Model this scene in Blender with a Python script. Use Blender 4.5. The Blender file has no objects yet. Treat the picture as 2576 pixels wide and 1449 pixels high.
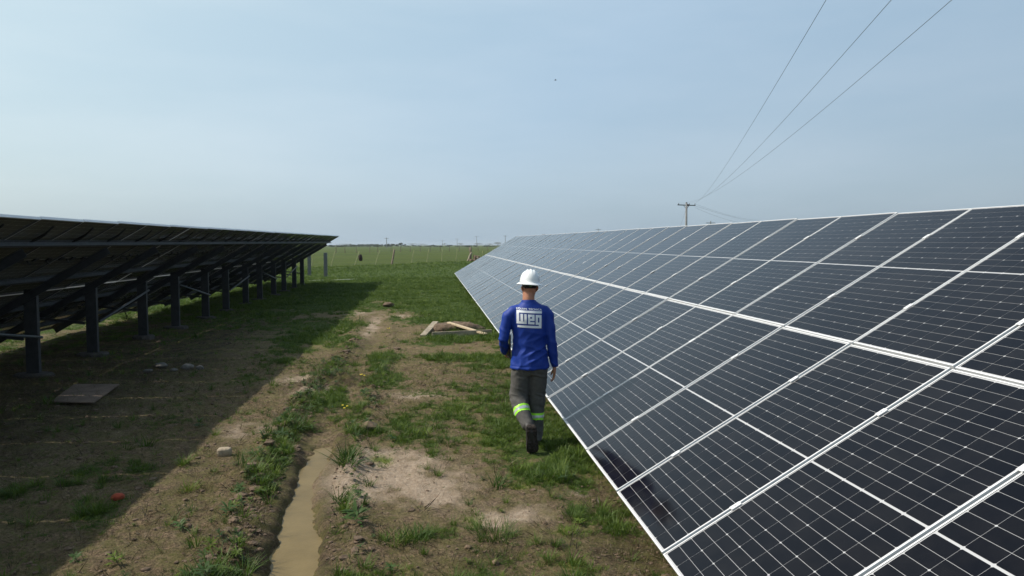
import bpy, bmesh, math, random
import numpy as np
from mathutils import Vector, Matrix, Euler
from mathutils.bvhtree import BVHTree

R = math.radians
random.seed(7)
rng = np.random.default_rng(11)
S = bpy.context.scene
COL = S.collection

# ------------------------------------------------------------------ camera
FPX = 1808.0                     # focal length in units of a 2576 px wide frame
CAM = Vector((0.0, 0.0, 2.08))
PITCH, YAW = 3.434, 6.41
cd = bpy.data.cameras.new('camera')
cam = bpy.data.objects.new('camera', cd)
COL.objects.link(cam)
cd.sensor_width = 36.0
cd.lens = FPX / 2576 * 36
cd.clip_start = 0.05
cd.clip_end = 20000
cam.location = CAM
cam.rotation_euler = (R(90 - PITCH), 0, R(-YAW))
S.camera = cam
S.render.resolution_x, S.render.resolution_y = 1024, 576

# ------------------------------------------------------------------ sun, sky, exposure
SUN_TO = Vector((-1.0, 0.12, 1.07)).normalized()      # from the scene towards the sun
sun_el = math.asin(SUN_TO.z)
sd = bpy.data.lights.new('sun', 'SUN')
sd.energy = 4.4
sd.angle = R(0.53)
sd.color = (1.0, 0.95, 0.87)
sun = bpy.data.objects.new('sun', sd)
COL.objects.link(sun)
sun.rotation_euler = SUN_TO.to_track_quat('Z', 'Y').to_euler()
sun.location = (0, 0, 50)

world = bpy.data.worlds.new('World')
S.world = world
world.use_nodes = True
wn, wl = world.node_tree.nodes, world.node_tree.links
wn.clear()


def N(nodes, typ, **kw):
    n = nodes.new(typ)
    for k, v in kw.items():
        setattr(n, k, v)
    return n


sky = N(wn, 'ShaderNodeTexSky', sky_type='NISHITA', sun_disc=False)
sky.sun_elevation = sun_el
sky.sun_rotation = math.atan2(SUN_TO.x, SUN_TO.y)
sky.altitude = 20
sky.air_density = 1.0
sky.dust_density = 2.2
sky.ozone_density = 1.2
tc = N(wn, 'ShaderNodeTexCoord')
sep = N(wn, 'ShaderNodeSeparateXYZ')
wl.new(tc.outputs['Generated'], sep.inputs[0])
mp = N(wn, 'ShaderNodeMapping')
mp.inputs['Scale'].default_value = (1.2, 1.2, 5.5)
wl.new(tc.outputs['Generated'], mp.inputs[0])
cn = N(wn, 'ShaderNodeTexNoise')
cn.inputs['Scale'].default_value = 1.5
cn.inputs['Detail'].default_value = 7
cn.inputs['Roughness'].default_value = 0.55
wl.new(mp.outputs[0], cn.inputs[0])
cr = N(wn, 'ShaderNodeValToRGB')
cr.color_ramp.elements[0].position = 0.42
cr.color_ramp.elements[0].color = (0, 0, 0, 1)
cr.color_ramp.elements[1].position = 0.85
cr.color_ramp.elements[1].color = (1, 1, 1, 1)
wl.new(cn.outputs['Fac'], cr.inputs[0])
# a thin veil of high cloud, evenly pale, over the whole sky
veil = N(wn, 'ShaderNodeMixRGB', blend_type='MIX')
vr = N(wn, 'ShaderNodeValToRGB')
for q_, (ps, cc_) in enumerate(((0.0, (.40, .54, .66)), (.10, (.45, .60, .72)), (.36, (.50, .69, .82)), (1.0, (.20, .34, .52)))):
    el_ = vr.color_ramp.elements[q_] if q_ < 2 else vr.color_ramp.elements.new(ps)
    el_.position = ps
    el_.color = (*cc_, 1)
wl.new(sep.outputs['Z'], vr.inputs[0])
vm = N(wn, 'ShaderNodeVectorMath', operation='SCALE')
vm.inputs['Scale'].default_value = 10.5
wl.new(vr.outputs[0], vm.inputs[0])
wl.new(vm.outputs[0], veil.inputs['Color2'])
wl.new(sky.outputs[0], veil.inputs['Color1'])
er = N(wn, 'ShaderNodeValToRGB')          # more veil towards the horizon
e = er.color_ramp.elements
e[0].position = 0.0
e[0].color = (0.68, 0.68, 0.68, 1)
e[1].position = 0.75
e[1].color = (0.40, 0.40, 0.40, 1)
wl.new(sep.outputs['Z'], er.inputs[0])
wl.new(er.outputs[0], veil.inputs['Fac'])
cl = N(wn, 'ShaderNodeMixRGB', blend_type='MIX')
cl.inputs['Color2'].default_value = (7.2, 8.0, 8.8, 1)
ml = N(wn, 'ShaderNodeMath', operation='MULTIPLY')
ml.inputs[1].default_value = 0.26
wl.new(cr.outputs[0], ml.inputs[0])
wl.new(ml.outputs[0], cl.inputs['Fac'])
wl.new(veil.outputs[0], cl.inputs['Color1'])
# hazy daylight: the air is brighter on the side of the sun
dt = N(wn, 'ShaderNodeVectorMath', operation='DOT_PRODUCT')
wl.new(tc.outputs['Generated'], dt.inputs[0])
dt.inputs[1].default_value = tuple(SUN_TO)
gr = N(wn, 'ShaderNodeMapRange')
gr.inputs[1].default_value = -0.6; gr.inputs[2].default_value = 1.0
gr.inputs[3].default_value = 0.92; gr.inputs[4].default_value = 1.80
wl.new(dt.outputs['Value'], gr.inputs[0])
wc_ = N(wn, 'ShaderNodeVectorMath', operation='SCALE')
wc_.inputs[0].default_value = (1, 1, 1)
wl.new(gr.outputs[0], wc_.inputs['Scale'])
# the glow round the sun is warmer than the rest of the sky
gtint = N(wn, 'ShaderNodeMixRGB', blend_type='MIX')
gtint.inputs['Color1'].default_value = (1.0, 1.0, 1.02, 1)
gtint.inputs['Color2'].default_value = (1.05, .97, .82, 1)
tf = N(wn, 'ShaderNodeMapRange')
tf.inputs[1].default_value = 0.1; tf.inputs[2].default_value = 0.8
wl.new(dt.outputs['Value'], tf.inputs[0])
wl.new(tf.outputs[0], gtint.inputs['Fac'])
g1 = N(wn, 'ShaderNodeVectorMath', operation='MULTIPLY')
wl.new(gtint.outputs[0], g1.inputs[0]); wl.new(wc_.outputs[0], g1.inputs[1])
gs = N(wn, 'ShaderNodeVectorMath', operation='MULTIPLY')
wl.new(cl.outputs[0], gs.inputs[0])
wl.new(g1.outputs[0], gs.inputs[1])
bg = N(wn, 'ShaderNodeBackground')
bg.inputs['Strength'].default_value = 0.085
wl.new(gs.outputs[0], bg.inputs['Color'])
wo = N(wn, 'ShaderNodeOutputWorld')
wl.new(bg.outputs[0], wo.inputs['Surface'])

S.view_settings.view_transform = 'Standard'
S.view_settings.look = 'None'
S.view_settings.gamma = 1
S.view_settings.use_curve_mapping = False
S.view_settings.exposure = 0.0
S.cycles.use_denoising = True
S.cycles.max_bounces = 7
S.cycles.volume_bounces = 0
S.cycles.transparent_max_bounces = 8
S.cycles.caustics_reflective = False
S.cycles.caustics_refractive = False
S.cycles.sample_clamp_indirect = 6


# ------------------------------------------------------------------ small helpers
def tag(o, label=None, cat=None, group=None, kind=None):
    if label: o['label'] = label
    if cat: o['category'] = cat
    if group: o['group'] = group
    if kind: o['kind'] = kind
    return o


def link(name, me, mat=None, parent=None, loc=None, smooth=False):
    o = bpy.data.objects.new(name, me)
    COL.objects.link(o)
    if mat is not None and me is not None and not me.materials:
        for m in (mat if isinstance(mat, (list, tuple)) else [mat]):
            me.materials.append(m)
    if parent is not None:
        o.parent = parent
    if loc is not None:
        o.location = loc
    if smooth:
        me.shade_smooth()
    return o


def empty(name, loc=(0, 0, 0)):
    o = bpy.data.objects.new(name, None)
    COL.objects.link(o)
    o.location = loc
    o.empty_display_size = 0.2
    return o


class MB:
    """collects simple solids into one mesh"""
    def __init__(s):
        s.v, s.f = [], []

    def box(s, x0, x1, y0, y1, z0, z1, M=None):
        b = len(s.v)
        for x in (x0, x1):
            for y in (y0, y1):
                for z in (z0, z1):
                    p = Vector((x, y, z))
                    s.v.append(M @ p if M is not None else p)
        for q in ((0, 1, 3, 2), (4, 6, 7, 5), (0, 4, 5, 1), (2, 3, 7, 6), (0, 2, 6, 4), (1, 5, 7, 3)):
            s.f.append([b + i for i in q])
        return s

    def bar(s, a, b, w, h, up=(0, 0, 1)):
        a, b = Vector(a), Vector(b)
        d = (b - a)
        L = d.length
        d.normalize()
        sx = d.cross(Vector(up))
        if sx.length < 1e-5: sx = Vector((1, 0, 0))
        sx.normalize()
        uz = sx.cross(d)
        M = Matrix(((sx.x, d.x, uz.x, a.x), (sx.y, d.y, uz.y, a.y), (sx.z, d.z, uz.z, a.z), (0, 0, 0, 1)))
        return s.box(-w / 2, w / 2, 0, L, -h / 2, h / 2, M)

    def tube(s, pts, rad, n=8, cap=True, squash=None):
        """rings round a path; rad = number, list of numbers or list of (side, front) radii"""
        P = [Vector(p) for p in pts]
        b0 = len(s.v)
        for i, p in enumerate(P):
            t = (P[min(i + 1, len(P) - 1)] - P[max(i - 1, 0)]).normalized()
            ref = Vector((0, 1, 0)) if abs(t.y) < 0.9 else Vector((0, 0, 1))
            sx = t.cross(ref).normalized()
            sy = sx.cross(t).normalized()
            if abs(t.z) > 0.3 and sx.x < 0: sx, sy = -sx, -sy
            r = rad[i] if isinstance(rad, (list, tuple)) else rad
            ra, rb = r if isinstance(r, (list, tuple)) else (r, r)
            for k in range(n):
                a = 2 * math.pi * k / n
                ca, sa = math.cos(a), math.sin(a)
                if squash:
                    ca = math.copysign(abs(ca) ** squash, ca)
                    sa = math.copysign(abs(sa) ** squash, sa)
                s.v.append(p + sx * (ra * ca) + sy * (rb * sa))
        for i in range(len(P) - 1):
            for k in range(n):
                q = [b0 + i * n + k, b0 + i * n + (k + 1) % n, b0 + (i + 1) * n + (k + 1) % n, b0 + (i + 1) * n + k]
                s.f.append(q)
        if cap:
            s.f.append([b0 + k for k in range(n)][::-1])
            s.f.append([b0 + (len(P) - 1) * n + k for k in range(n)])
        return s

    def mesh(s, name, fix=True):
        me = bpy.data.meshes.new(name)
        me.from_pydata([tuple(p) for p in s.v], [], s.f)
        if fix:
            bm = bmesh.new(); bm.from_mesh(me)
            bmesh.ops.recalc_face_normals(bm, faces=bm.faces)
            bm.to_mesh(me); bm.free()
        me.update()
        return me

    def build(s, name, mat, parent=None, loc=None, smooth=False):
        return link(name, s.mesh(name), mat, parent, loc, smooth)


def _hash(ix, iy, iz, seed):
    h = (ix.astype(np.int64) * 374761393 + iy.astype(np.int64) * 668265263 + iz.astype(np.int64) * 2147483647 + seed * 974711) & 0xffffffff
    h = ((h ^ (h >> 13)) * 1274126177) & 0xffffffff
    h = (h ^ (h >> 16)) & 0xffffffff
    return h.astype(np.float64) / 0xffffffff


def vnoise(x, y, z=None, seed=0):
    x = np.asarray(x, float); y = np.asarray(y, float)
    z = np.zeros_like(x) if z is None else np.asarray(z, float)
    ix, iy, iz = np.floor(x), np.floor(y), np.floor(z)
    fx, fy, fz = x - ix, y - iy, z - iz
    fx, fy, fz = [t * t * (3 - 2 * t) for t in (fx, fy, fz)]
    out = 0
    for dx in (0, 1):
        for dy in (0, 1):
            for dz in (0, 1):
                w = (fx if dx else 1 - fx) * (fy if dy else 1 - fy) * (fz if dz else 1 - fz)
                out = out + w * _hash(ix + dx, iy + dy, iz + dz, seed)
    return out * 2 - 1


def fbm(x, y, z=None, seed=0, octv=4, gain=0.5):
    a, s, t = 1.0, 0, 0
    for i in range(octv):
        zz = None if z is None else z * 2 ** i
        s = s + a * vnoise(x * 2 ** i + 17.3 * i, y * 2 ** i - 9.1 * i, zz, seed + i)
        t += a
        a *= gain
    return s / t


def smooth(a, b, x):
    t = np.clip((x - a) / (b - a), 0, 1)
    return t * t * (3 - 2 * t)


# ------------------------------------------------------------------ materials
def mat(name):
    m = bpy.data.materials.new(name)
    m.use_nodes = True
    nt = m.node_tree
    b = nt.nodes['Principled BSDF']
    return m, nt, b


def simple(name, col, rough=0.6, metal=0.0, spec=0.5, nscale=None, namp=0.25, bump=0.0, bscale=None, coat=0.0, coatr=0.05, sheen=0):
    m, nt, b = mat(name)
    b.inputs['Roughness'].default_value = rough
    b.inputs['Metallic'].default_value = metal
    b.inputs['Specular IOR Level'].default_value = spec
    b.inputs['Coat Weight'].default_value = coat
    b.inputs['Coat Roughness'].default_value = coatr
    b.inputs['Sheen Weight'].default_value = sheen
    b.inputs['Base Color'].default_value = (*col, 1)
    if nscale:
        t = N(nt.nodes, 'ShaderNodeTexCoord')
        n = N(nt.nodes, 'ShaderNodeTexNoise')
        n.inputs['Scale'].default_value = nscale
        n.inputs['Detail'].default_value = 6
        n.inputs['Roughness'].default_value = 0.65
        nt.links.new(t.outputs['Object'], n.inputs[0])
        r = N(nt.nodes, 'ShaderNodeValToRGB')
        r.color_ramp.elements[0].position = 0.3
        r.color_ramp.elements[1].position = 0.7
        r.color_ramp.elements[0].color = (*[c * (1 - namp) for c in col], 1)
        r.color_ramp.elements[1].color = (*[min(1, c * (1 + namp)) for c in col], 1)
        nt.links.new(n.outputs['Fac'], r.inputs[0])
        nt.links.new(r.outputs[0], b.inputs['Base Color'])
    if bump:
        t = N(nt.nodes, 'ShaderNodeTexCoord')
        n = N(nt.nodes, 'ShaderNodeTexNoise')
        n.inputs['Scale'].default_value = bscale or 40
        n.inputs['Detail'].default_value = 5
        nt.links.new(t.outputs['Object'], n.inputs[0])
        bp = N(nt.nodes, 'ShaderNodeBump')
        bp.inputs['Strength'].default_value = bump
        bp.inputs['Distance'].default_value = 0.02
        nt.links.new(n.outputs['Fac'], bp.inputs['Height'])
        nt.links.new(bp.outputs[0], b.inputs['Normal'])
    return m


M = {}
M['alu'] = simple('anodised_aluminium', (0.74, 0.74, 0.735), rough=0.5, metal=0.10, nscale=6, namp=0.06)
M['galv'] = simple('galvanised_steel', (0.11, 0.118, 0.125), rough=0.5, metal=0.5, nscale=22, namp=0.3)
M['darksteel'] = simple('shade_darkened_steel', (0.052, 0.055, 0.059), rough=0.6, metal=0.4, nscale=9, namp=0.3)  # galvanised posts and rafters, their shade put into a darker tone
M['frameside'] = simple('shaded_frame_channel', (0.10, 0.10, 0.10), rough=0.6)  # same aluminium as the frame, its shade painted in as grey
M['concrete'] = simple('weathered_concrete', (0.085, 0.075, 0.065), rough=0.9, nscale=14, namp=0.3, bump=0.6)
M['black'] = simple('black_plastic', (0.012, 0.012, 0.013), rough=0.5)
M['wood'] = simple('grey_weathered_wood', (0.30, 0.25, 0.18), rough=0.85, nscale=9, namp=0.35, bump=0.5, bscale=25)
M['palewood'] = simple('fresh_pale_wood', (0.55, 0.43, 0.28), rough=0.8, nscale=9, namp=0.2, bump=0.3, bscale=25)
M['stake'] = simple('mossy_stake_wood', (0.27, 0.27, 0.13), rough=0.9, nscale=7, namp=0.35)
M['oldwood'] = simple('old_fence_wood', (0.20, 0.15, 0.11), rough=0.9, nscale=6, namp=0.5)
M['greypost'] = simple('grey_concrete_post', (0.13, 0.135, 0.13), rough=0.9, nscale=10, namp=0.25)
M['ply'] = simple('stained_plywood', (0.16, 0.11, 0.075), rough=0.85, nscale=5, namp=0.4, bump=0.2)
M['stone'] = simple('tan_stone', (0.36, 0.29, 0.2), rough=0.9, nscale=20, namp=0.25, bump=0.6, bscale=30)
M['greystone'] = simple('grey_rubble', (0.14, 0.125, 0.105), rough=0.9, nscale=20, namp=0.25, bump=0.6, bscale=30)
M['redclay'] = simple('red_clay_shard', (0.30, 0.05, 0.02), rough=0.8, nscale=20, namp=0.15)
M['soilclod'] = simple('soil_clod', (0.14, 0.095, 0.06), rough=0.95, nscale=15, namp=0.4, bump=0.8, bscale=35)
M['wire'] = simple('dull_wire', (0.10, 0.10, 0.10), rough=0.5, metal=0.6)
M['farpole'] = simple('far_concrete_pole', (0.2, 0.2, 0.19), rough=0.9)


def laminate_mat(name, base, fine=False, back=(0.15, 0.14, 0.105)):
    """what lies under the glass of a panel; the smooth coat is the glass"""
    m, nt, b = mat(name)
    b.inputs['Roughness'].default_value = 0.5
    b.inputs['Specular IOR Level'].default_value = 0.0
    b.inputs['Coat Weight'].default_value = 1.0
    b.inputs['Coat Roughness'].default_value = 0.09
    b.inputs['Coat IOR'].default_value = 1.26
    b.inputs['Sheen Weight'].default_value = 0.04
    b.inputs['Sheen Roughness'].default_value = 0.35
    b.inputs['Sheen Tint'].default_value = (0.9, 0.92, 0.95, 1)
    t = N(nt.nodes, 'ShaderNodeTexCoord')
    if fine:
        oi = N(nt.nodes, 'ShaderNodeObjectInfo')
        w = N(nt.nodes, 'ShaderNodeTexWave', wave_type='BANDS', bands_direction='X')
        w.inputs['Scale'].default_value = 26
        nt.links.new(t.outputs['Object'], w.inputs[0])
        n = N(nt.nodes, 'ShaderNodeTexNoise')
        n.inputs['Scale'].default_value = 2.2
        n.inputs['Detail'].default_value = 2
        nt.links.new(t.outputs['Object'], n.inputs[0])
        mx = N(nt.nodes, 'ShaderNodeMixRGB', blend_type='MIX')
        mx.inputs['Color1'].default_value = (base[0] * 0.75, base[1] * 0.75, base[2] * 0.72, 1)
        mx.inputs['Color2'].default_value = (base[0] * 1.9, base[1] * 1.6, base[2] * 1.5, 1)
        ad = N(nt.nodes, 'ShaderNodeMath', operation='MULTIPLY')
        nt.links.new(w.outputs['Fac'], ad.inputs[0])
        ad.inputs[1].default_value = 0.45
        nt.links.new(ad.outputs[0], mx.inputs['Fac'])
        m2 = N(nt.nodes, 'ShaderNodeMixRGB', blend_type='MULTIPLY')
        m2.inputs['Fac'].default_value = 0.6
        nt.links.new(mx.outputs[0], m2.inputs['Color1'])
        rr = N(nt.nodes, 'ShaderNodeValToRGB')
        rr.color_ramp.elements[0].color = (0.75, 0.7, 0.75, 1)
        rr.color_ramp.elements[1].color = (1.1, 1.15, 1.3, 1)
        nt.links.new(n.outputs['Fac'], rr.inputs[0])
        nt.links.new(rr.outputs[0], m2.inputs['Color2'])
        # the back of the panel (seen from beneath) is brown and dull
        ge = N(nt.nodes, 'ShaderNodeNewGeometry')
        vt = N(nt.nodes, 'ShaderNodeVectorTransform', vector_type='NORMAL', convert_from='WORLD', convert_to='OBJECT')
        nt.links.new(ge.outputs['True Normal'], vt.inputs[0])
        sp = N(nt.nodes, 'ShaderNodeSeparateXYZ')
        nt.links.new(vt.outputs[0], sp.inputs[0])
        gt = N(nt.nodes, 'ShaderNodeMath', operation='GREATER_THAN')
        nt.links.new(sp.outputs['Z'], gt.inputs[0])
        gt.inputs[1].default_value = 0
        m3 = N(nt.nodes, 'ShaderNodeMixRGB')
        m3.inputs['Color1'].default_value = (*back, 1)
        nt.links.new(gt.outputs[0], m3.inputs['Fac'])
        nt.links.new(m2.outputs[0], m3.inputs['Color2'])
        nt.links.new(m3.outputs[0], b.inputs['Base Color'])
    else:
        b.inputs['Base Color'].default_value = (*base, 1)
    if fine:
        # dried dust lies in faint cloudy patches, thicker on some panels than on others
        nd = N(nt.nodes, 'ShaderNodeTexNoise')
        nd.inputs['Scale'].default_value = 1.3
        nd.inputs['Detail'].default_value = 8
        nd.inputs['Roughness'].default_value = 0.7
        ofs = N(nt.nodes, 'ShaderNodeVectorMath', operation='ADD')
        sc_ = N(nt.nodes, 'ShaderNodeVectorMath', operation='SCALE')
        sc_.inputs[0].default_value = (37, 19, 7)
        nt.links.new(oi.outputs['Random'], sc_.inputs['Scale'])
        nt.links.new(t.outputs['Object'], ofs.inputs[0]); nt.links.new(sc_.outputs[0], ofs.inputs[1])
        nt.links.new(ofs.outputs[0], nd.inputs[0])
        md_ = N(nt.nodes, 'ShaderNodeMapRange')
        md_.inputs[1].default_value = 0.42; md_.inputs[2].default_value = 0.85
        md_.inputs[3].default_value = 0.0; md_.inputs[4].default_value = 0.06
        nt.links.new(nd.outputs['Fac'], md_.inputs[0])
        m4 = N(nt.nodes, 'ShaderNodeMixRGB')
        m4.inputs['Color2'].default_value = (0.20, 0.18, 0.16, 1)
        nt.links.new(md_.outputs[0], m4.inputs['Fac'])
        nt.links.new(m3.outputs[0], m4.inputs['Color1'])
        nt.links.new(m4.outputs[0], b.inputs['Base Color'])
    # dust film: uneven roughness of the glass
    n2 = N(nt.nodes, 'ShaderNodeTexNoise')
    n2.inputs['Scale'].default_value = 3.0
    n2.inputs['Detail'].default_value = 5
    nt.links.new(t.outputs['Object'], n2.inputs[0])
    mr = N(nt.nodes, 'ShaderNodeMapRange')
    mr.inputs[3].default_value = 0.05
    mr.inputs[4].default_value = 0.15
    nt.links.new(n2.outputs['Fac'], mr.inputs[0])
    nt.links.new(mr.outputs[0], b.inputs['Coat Roughness'])
    return m


M['cell'] = laminate_mat('silicon_cell_under_glass', (0.0034, 0.0036, 0.0062), fine=True)
M['sheet'] = laminate_mat('white_backsheet_under_glass', (0.46, 0.46, 0.465))
# the sheet's underside is glass over dark encapsulant
M['sheetback'] = simple('brown_rear_glass', (0.42, 0.39, 0.31), rough=0.3, coat=0.6, coatr=0.12)


# ------------------------------------------------------------------ from pixel to place
cam_m = Matrix.Translation(CAM) @ cam.rotation_euler.to_matrix().to_4x4()


def ray(px, py):
    d = Vector(((px - 1288) / FPX, -(py - 724.5) / FPX, -1.0))
    return (cam_m.to_3x3() @ d).normalized()


RISE, FLATY = 0.0044, 46.0


def base_z(y):
    return RISE * np.minimum(np.maximum(y, -20), FLATY)


def G(px, py):
    """the spot of ground seen at a pixel of the 2576 px wide photograph"""
    d = ray(px, py)
    z = 0.0
    for _ in range(12):
        t = (z - CAM.z) / d.z
        y = CAM.y + d.y * t
        z = float(base_z(y))
    p = CAM + d * t
    return p


def AT(px, py, dist):
    """the point at a given horizontal distance along a pixel's line of sight"""
    d = ray(px, py)
    return CAM + d * (dist / math.hypot(d.x, d.y))

# ------------------------------------------------------------------ the ground
TRACK = [(715, 1500), (728, 1449), (745, 1350), (766, 1250), (785, 1180), (802, 1140), (818, 1095), (838, 1055), (858, 1010),
         (882, 960), (915, 905), (938, 850), (950, 800), (985, 765), (1040, 735), (1062, 716)]
TW = [G(*p) for p in TRACK]
TWX = np.array([p.x for p in TW]); TWY = np.array([p.y for p in TW])


def track_dx(x, y):
    """signed sideways distance from the middle of the wheel rut"""
    return x - np.interp(y, TWY, TWX)


def blob(x, y, px, py, rx, ry):
    c = G(px, py)
    zc = math.hypot(c.x, c.y)
    sx = rx * zc / FPX
    sy = ry * zc * zc / (FPX * 2.05)
    return np.exp(-(((x - c.x) / sx) ** 2 + ((y - c.y) / sy) ** 2))


BARE = [(1000, 1205, 190, 75), (880, 1180, 90, 60), (1100, 1240, 120, 60), (1330, 1300, 90, 45), (1230, 1330, 80, 40),
        (1180, 1240, 50, 40), (600, 1130, 160, 60), (500, 1250, 160, 90), (400, 1360, 170, 100), (560, 1400, 120, 60),
        (680, 1010, 120, 32), (760, 975, 110, 26), (640, 1070, 100, 30), (830, 900, 60, 20), (830, 792, 110, 13),
        (930, 800, 36, 16), (1020, 790, 50, 9), (960, 830, 40, 25), (1040, 835, 70, 16), (1000, 880, 60, 16),
        (1050, 925, 90, 18), (930, 1000, 60, 20), (1030, 1010, 80, 14), (1130, 960, 70, 12), (960, 760, 60, 8),
        (1060, 735, 18, 14), (1130, 880, 70, 10), (980, 1060, 80, 20), (200, 1000, 260, 50), (80, 960, 200, 60),
        (150, 1100, 170, 60), (500, 930, 200, 30), (600, 880, 160, 25), (1180, 870, 40, 10), (1160, 825, 60, 10),
        (1560, 1400, 90, 60), (1420, 1380, 80, 40), (1100, 1400, 90, 30), (900, 1380, 80, 60)]
LUSH = [(1290, 1060, 110, 60), (1400, 1090, 60, 50), (1080, 1075, 70, 22), (1040, 1110, 60, 18), (1000, 1070, 40, 20),
        (800, 1050, 60, 40), (840, 1010, 30, 30), (740, 1110, 30, 30), (985, 960, 40, 18), (960, 900, 30, 30),
        (1180, 780, 80, 60), (1120, 860, 50, 10), (1170, 905, 90, 10), (1000, 690, 300, 25), (880, 720, 120, 30),
        (1060, 1350, 60, 20), (990, 1350, 40, 20), (1260, 1350, 50, 16), (830, 1010, 30, 30), (700, 1180, 20, 25),
        (690, 1250, 25, 30), (880, 1265, 14, 14), (1180, 1340, 50, 18), (1400, 1200, 60, 30), (1440, 1290, 40, 20),
        (1330, 1180, 80, 18), (640, 900, 120, 40), (760, 860, 80, 20), (300, 1180, 90, 40), (240, 1300, 60, 30), (470, 1220, 40, 14), (360, 1300, 60, 20), (1450, 1380, 30, 14), (1150, 1300, 40, 20),
        (1420, 1150, 60, 30), (910, 1085, 40, 30)]
SAND = [(1000, 1200, 150, 55), (940, 1170, 90, 35), (1110, 1250, 90, 35), (1330, 1300, 60, 26), (1240, 1310, 60, 20),
        (930, 1240, 70, 35), (1390, 1195, 26, 9), (1450, 1245, 30, 12), (740, 960, 50, 12), (800, 992, 60, 10),
        (640, 1090, 70, 16), (935, 820, 16, 24), (900, 789, 36, 6), (1050, 1000, 70, 8), (1020, 798, 40, 4)]
MOSS = [(1170, 905, 50, 6), (1220, 900, 40, 5), (1250, 1060, 40, 20), (1190, 1010, 60, 12), (1400, 1130, 40, 20), (1290, 1120, 90, 20), (1350, 1160, 70, 14), (1200, 1100, 50, 20), (1310, 1225, 30, 12),
        (1190, 1310, 24, 14), (1450, 1440, 60, 14), (1430, 1340, 40, 14), (660, 1115, 20, 5), (1480, 1200, 60, 18),
        (1300, 960, 40, 10), (1130, 900, 60, 8), (780, 870, 70, 8), (1080, 1440, 60, 12), (1150, 1030, 60, 10), (960, 1160, 30, 8)]
DARKSOIL_SHADE = [(1580, 1400, 110, 60), (1500, 1250, 60, 40), (860, 965, 90, 16), (780, 975, 60, 8), (830, 940, 50, 10), (1260, 960, 50, 16), (1240, 1400, 90, 30),
            (150, 900, 250, 60), (360, 900, 150, 50), (1000, 770, 30, 6), (900, 870, 30, 20), (1250, 1000, 60, 20)]


def masks(x, y):
    nA = fbm(x * 0.9, y * 0.9, seed=3, octv=4)
    nB = fbm(x * 3.1, y * 3.1, seed=8, octv=4)
    nC = fbm(x * 9.0, y * 9.0, seed=21, octv=3)
    dist = np.hypot(x, y)
    g = 0.40 + 0.27 * smooth(11, 22, dist) + 0.46 * smooth(17, 30, y)
    for b in BARE: g = g - 0.62 * blob(x, y, *b)
    for b in LUSH: g = g + 0.50 * blob(x, y, *b)
    g = g + 0.18 * smooth(-0.2, 0.9, x) * (1 - smooth(5, 9, y)) * 0
    g = g + 0.10 * smooth(-1.6, -.6, x) * smooth(5.5, 7.5, y)
    # shaded strip under the left array stays thinly grown
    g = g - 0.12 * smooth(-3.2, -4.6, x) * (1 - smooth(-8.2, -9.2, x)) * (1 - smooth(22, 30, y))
    g = g + 0.45 * smooth(-8.0, -9.6, x)
    far = smooth(24, 36, y)
    g = g + (0.30 * nA + 0.62 * nB + 0.50 * nC) * (1 - 0.65 * far)
    td = np.abs(track_dx(x, y))
    intrack = (1 - smooth(0.10, 0.22, td)) * (1 - smooth(19, 24, y)) * (1 - .85 * smooth(7.6, 8.6, y) * (1 - smooth(13.5, 15, y)) * (nB > -.25))
    g = g - 0.9 * intrack
    bank = np.exp(-((track_dx(x, y) + 0.42) / 0.17) ** 2) * (1 - smooth(13, 17, y))
    bank2 = np.exp(-((track_dx(x, y) - 0.36) / 0.13) ** 2) * (1 - smooth(13, 17, y))
    g = g + 0.30 * bank * (nB > -0.2) + 0.22 * bank2 * (nB > -0.1)
    sand = np.zeros_like(x)
    for b in SAND: sand = sand + blob(x, y, *b)
    sand = np.clip(sand * (0.95 + 1.3 * nB + 0.9 * nC), 0, 1)
    moss = np.zeros_like(x)
    for b in MOSS: moss = moss + blob(x, y, *b)
    moss = np.clip(moss * (0.6 + 1.4 * nC + 0.8 * nB), 0, 1)
    dark = np.zeros_like(x)
    for b in DARKSOIL_SHADE: dark = dark + blob(x, y, *b)
    dark = dark + 0.5 * bank + 0.30 * np.clip(nA, 0, 1) + 0.25 * np.clip(nB, 0, 1)
    dark = dark + 0.8 * np.exp(-((td - .20) / .09) ** 2) * (1 - smooth(7.5, 8.8, y))
    dark = dark + 1.1 * smooth(-3.4, -5.0, x) * (1 - smooth(-7.6, -8.6, x)) * (1 - smooth(20, 27, y))  # dark soil under the left array, with its shade put into the colour
    dark = np.clip(dark * (0.8 + 0.9 * nC), 0, 1)
    return np.clip(g, 0, 1), sand, moss, dark


FENCE_A, FENCE_B = G(829, 676), G(1146, 662)


def fence_d(x, y):
    ax, ay = FENCE_A.x, FENCE_A.y
    dx, dy = FENCE_B.x - ax, FENCE_B.y - ay
    L = math.hypot(dx, dy)
    return ((x - ax) * dy - (y - ay) * dx) / L        # + on this side of the fence


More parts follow.
